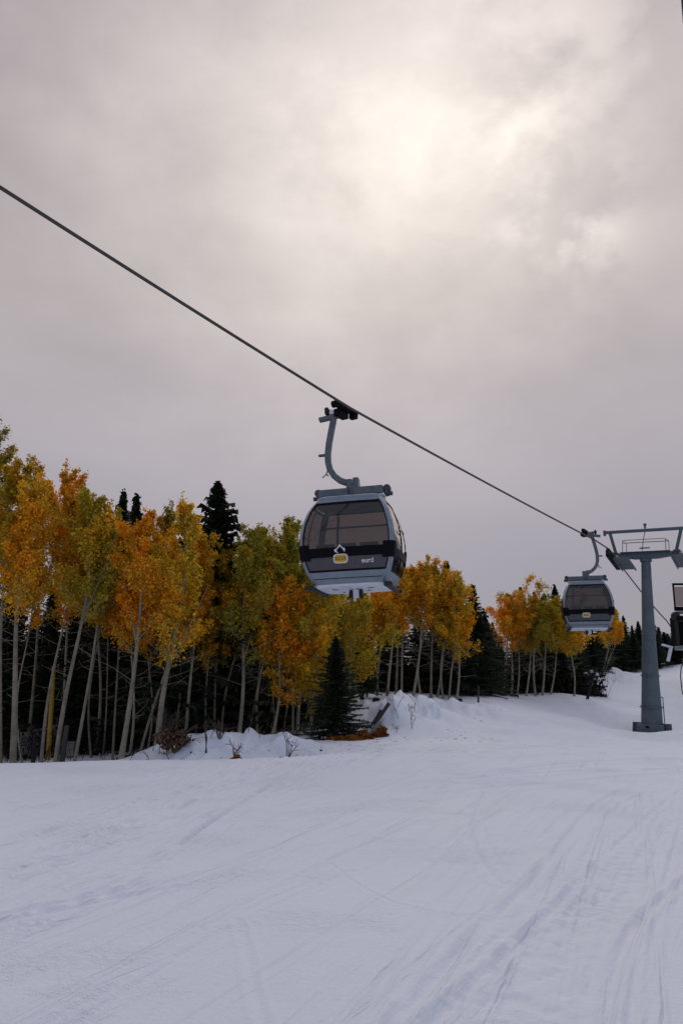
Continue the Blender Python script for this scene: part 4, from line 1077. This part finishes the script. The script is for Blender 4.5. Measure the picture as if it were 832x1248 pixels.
def bare_shrub(px, Y, hpx, wpx, mat, label, seed, n=14, name='bare_shrub', leafm=None):
    r = np.random.default_rng(seed); q = at(px, 900, Y); z = G(q[0], Y); mpp = (Y*cp+1)/F; h, w_ = hpx*mpp, wpx*mpp
    nm = NM(); ends = []
    for k in range(n):
        dx_ = (r.random()-.5)*w_; dy_ = (r.random()-.5)*w_*.6; hh = h*(.45+.55*r.random())
        P = np.array([[0,0,-.03],[dx_*.35,dy_*.35,hh*.5],[dx_*.7,dy_*.8,hh*.8],[dx_,dy_,hh]])+r.normal(size=(4,3))*.02
        nm.add(*tube_np(P, [.016,.011,.008,.004], 5)); ends.append(P[2:]) 
        for _ in range(3):
            s_ = P[1]+(P[2]-P[1])*r.random(); dd = unit(r.normal(size=3)+[dx_,0,.5])*h*.28
            nm.add(*tube_np(np.array([s_, s_+dd*.6, s_+dd]), [.007,.005,.003], 4)); ends.append([s_+dd])
    root = empty(name, (q[0], Y, z)); tag(root, label, 'shrub'); link('stems', nm.mesh('stems'), mat, root)
    if leafm:
        e = np.vstack(ends); c = np.repeat(e, 10, 0)+r.normal(size=(len(e)*10,3))*.06
        link('dead_leaves', npmesh('dead_leaves', *leaves(r, c, .09)), leafm, root)
    return root
bare_shrub(252, 22.8, 38, 10, M['dead'], 'single upright bare sapling on the snow bank, left of the rust coloured leaf tuft', 1, 3, 'bare_sapling')
bare_shrub(352, 23.2, 36, 30, M['dead'], 'thin forked bare sapling on the snow bank below the white stemmed aspen', 2, 4, 'bare_sapling')
bare_shrub(214, 23.4, 22, 44, M['twig'], 'low tangled brown dead shrub with curled leaves at the left end of the snow bank', 3, 22, leafm=M['twig'])
bare_shrub(200, 25.4, 40, 55, M['dead'], 'grey dead brush heap leaning round the thick mottled aspen foot', 4, 26)
bare_shrub(286, 22.6, 26, 26, M['twig'], 'small leaning dead shrub with rust leaves on the snow crest', 5, 6, leafm=None)
bare_shrub(268, 23.6, 26, 40, M['dead'], 'sparse grey twig shrub between the sapling and the rust leaf tuft', 6, 7)
def tuft(px, Y, wpx, hpx, mat, label, seed, name='leaf_pile', cat='leaf pile', n=700, size=.07):
    r = np.random.default_rng(seed); q = at(px, 900, Y); mpp = (Y*cp+1)/F; W, Hh = wpx*mpp, hpx*mpp; z = G(q[0], Y)
    a = r.random(n)*6.28; rr_ = np.sqrt(r.random(n)); x = np.cos(a)*rr_*W/2; y = np.sin(a)*rr_*W*.25
    bumps = .6+.8*(vnoise(x+40, y+40, W*.22, seed)+.5)
    zz = r.random(n)*Hh*(1-rr_**2*.85)*bumps+(Gz(x+q[0], y+Y)-z)
    nm = NM(); nm.add(*leaves(r, np.stack([x, y, zz], 1), size))
    return tag(link(name, nm.mesh(name), mat, None, (q[0], Y, z)), label, cat)
tuft(289, 22.4, 20, 9, M['rustleaf'], 'small rust orange leaf tuft on the snow crest below the aspens', 1, n=500)
tuft(418, 25.6, 50, 9, M['rustleaf'], 'long rust orange leaf pile at the foot of the small dark spruce', 2, n=1400)
tuft(444, 25.9, 22, 10, M['rustleaf'], 'rust orange leaf clump between the long pile and the dark sticking logs', 3, n=600)
tuft(463, 26.2, 20, 13, M['rustleaf'], 'rounded rust orange leaf clump under the dark sticking logs', 4, n=700)
tuft(500, 29.5, 18, 22, M['drygrass'], 'tuft of dry straw grass on the snow mound right of the sticking logs', 5, 'grass_tuft', 'grass', 260, .06)
tuft(487, 28.2, 30, 14, M['drygrass'], 'sparse dry grass patch sloping below the straw tuft', 6, 'grass_tuft', 'grass', 420, .06)
tuft(509, 27.4, 12, 8, M['drygrass'], 'tiny dry grass clump low on the snow mound', 7, 'grass_tuft', 'grass', 130, .06)
tuft(546, 27.6, 10, 5, M['drygrass'], 'tiny tan grass clump on open snow right of the mound', 8, 'grass_tuft', 'grass', 90, .05)
tuft(737, 57, 22, 5, M['rustleaf'], 'thin rust leaf litter at the foot of the lone golden aspen', 9, n=260, size=.12)
def logp(name, a, c, Y, r0, r1, mat, label, cat='log', Y2=None):
    p0 = at(a[0], a[1], Y); p1 = at(c[0], c[1], Y2 or Y); r = np.random.default_rng(int(a[0]))
    mid = (p0+p1)/2+r.normal(size=3)*.03
    mb = MB(); mb.tube([(0,0,0), mid-p0, p1-p0], [r0, (r0+r1)/2, r1], 9)
    return tag(mb.build(name, mat, None, p0, smooth=True), label, cat)
logp('fallen_log', (449,899), (474,857), 26.9, .05, .065, M['dead'], 'longer dark log sticking up at a slant out of the snow mound')
logp('fallen_log', (451,886), (464,865), 27.0, .04, .045, M['dead'], 'shorter dark log sticking up left beside the longer slanting one')
logp('fallen_log', (445,902), (463,880), 26.6, .05, .06, M['palewood'], 'pale snow dusted log end leaning at the foot of the two dark slanting logs')
logp('fallen_log', (314,902), (327,911), 25.0, .05, .04, M['twig'], 'short brown broken branch lying on the snow bank')
logp('fallen_log', (549,853.5), (563,854), 36.0, .11, .09, M['soil'], 'dark log lying flat in the snow at the right end of the middle stand')
logp('fallen_log', (513,861), (517,866), 34.0, .05, .06, M['soil'], 'small dark chunk of wood on the snow right of the short post')
logp('fallen_log', (765,824), (773,818), 59.0, .06, .05, M['twig'], 'little brown stick on the far slope left of the tower')
stake('wooden_post', 489, 848, 866, 31, .05, M['dead'], 'short dark post in the snow below the middle aspen stand', 'post', 487)
stake('wooden_post', 575, 834, 848, 42, .05, M['dead'], 'short dark post left one of the two before the narrow spruce', 'post')
stake('wooden_post', 582.5, 836, 861, 35, .045, M['dead'], 'taller dark post right one of the two before the narrow spruce', 'post')
stake('leaning_pole', 714, 816, 845, 45, .085, M['soil'], 'black pole leaning right below the far cabin', 'pole', 725, 'knob')
stake('yellow_pole', 59, 812, 925, 28.0, .085, M['ygpole'], 'yellow orange painted pole standing among the left aspen trunks', 'pole', 66)
stake('broken_stump', 75, 884, 926, 25.4, .09, M['dead'], 'dark broken stump post close right of the leaning forked aspen foot', 'stump', 82)
stake('broken_stump', 15, 866, 926, 25.6, .035, M['palewood'], 'thin pale snapped stem left of the thick second aspen', 'stump', 20)
stake('broken_stump', 41, 895, 926, 25.8, .07, M['soil'], 'short black stump left of the grey board fence panels', 'stump', 43)
for i, (px, py, Y, s_, lab) in enumerate(((437,857,34,.10,'small dark rock high on the snow left of the posts'),(458,854,35,.17,'round dark rock near the foot of the middle aspen stand'),
        (442,862,33,.07,'tiny dark rock below the round one'),(446,870,31,.07,'tiny dark rock just above the slanting logs'),
        (394,903.5,25.6,.05,'dark stone chip on the snow left of the long leaf pile'),(391,911,23.6,.04,'lone dark chip low on the snow bank under the small spruce'))):
    bm = bmesh.new(); bmesh.ops.create_icosphere(bm, subdivisions=2, radius=s_)
    rr3 = random.Random(i)
    for v in bm.verts: v.co *= 1+rr3.uniform(-.18, .18); v.co.z *= .7
    me = bpy.data.meshes.new('rock'); bm.to_mesh(me); bm.free(); q = at(px, py, Y)
    tag(link('rock', me, M['soil'], None, (q[0], Y, G(q[0], Y)+s_*.3), True), lab, 'rock')
r = np.random.default_rng(77); n = 420
bxs = np.where(r.random(n) < .6, r.uniform(-6.5, 2.0, n), r.uniform(-2, 5, n)); bys = r.uniform(22.5, 30, n)
bzs = np.array([G(a_, c_) for a_, c_ in zip(bxs, bys)])+.012
LV, LF = leaves(r, np.stack([bxs, bys, bzs], 1), .07); LV[:,2] = np.repeat(bzs, 4)+(LV[:,2]-np.repeat(bzs, 4))*.2
tag(link('fallen_leaves', npmesh('fallen_leaves', LV, LF), M['rustleaf']), 'scattered rust coloured fallen leaves on the snow bank below the aspens', 'leaves', kind='stuff')
nm = twigs('b', [(-6.5, -4.2, 22.8, 24.6), (1.0, 2.6, 26.4, 28.4), (-4.5, -2.0, 24, 26)], 46, None, 21, .15, .5, .012)
tag(link('twigs', nm.mesh('twigs'), M['twig']), 'loose brown twigs poking out of the snow bank in front of the aspens', 'twigs', kind='stuff')
logp('fallen_log', (197,921), (226,893), 24.6, .05, .035, M['dead'], 'long thin dead branch leaning against the thick mottled aspen foot')
logp('fallen_log', (232,917), (262,921), 23.2, .03, .02, M['twig'], 'thin curved brown branch lying on the snow left of the rust leaf tuft')
logp('fallen_log', (205,912), (240,884), 25.4, .045, .03, M['dead'], 'second thin dead branch slanting right behind the brown dead shrub')
# weathered board fence glimpsed between the left trunks
fp0 = at(24, 905, 29.0); fp1 = at(70, 900, 30.0)
fence = empty('board_fence', (fp0[0], 29.0, G(fp0[0], 29.0))); tag(fence, 'low weathered grey board fence glimpsed between the left aspen trunks', 'fence')
L = float(np.hypot(fp1[0]-fp0[0], fp1[1]-fp0[1])); an = math.atan2(fp1[1]-fp0[1], fp1[0]-fp0[0]); fence.rotation_euler = (0, 0, an)
for k in range(3):
    mb = MB()
    for j in range(2): mb.box(((k+.5)*L/3, 0, .28+j*.46+k*.10), (L/3-.03, .04, .43), Matrix.Rotation(R(-3), 3, 'Y'), bev=.005)
    mb.build('board_panel', M['board'], fence)
for k in range(4):
    mb = MB(); mb.box((k*L/3, .06, .5+k*.06), (.08, .08, 1.1+k*.1), bev=.01); mb.build('post', M['dead'], fence)
q = at(84, 915, 28.6); mb = MB(); mb.box((0,0,.25), (.42,.3,.44), bev=.02); mb.box((0,0,.49), (.46,.34,.05), bev=.01)
tag(mb.build('wooden_crate', M['palewood'], None, (q[0], 28.6, G(q[0], 28.6))), 'small pale wooden box on the ground right of the board fence', 'box')
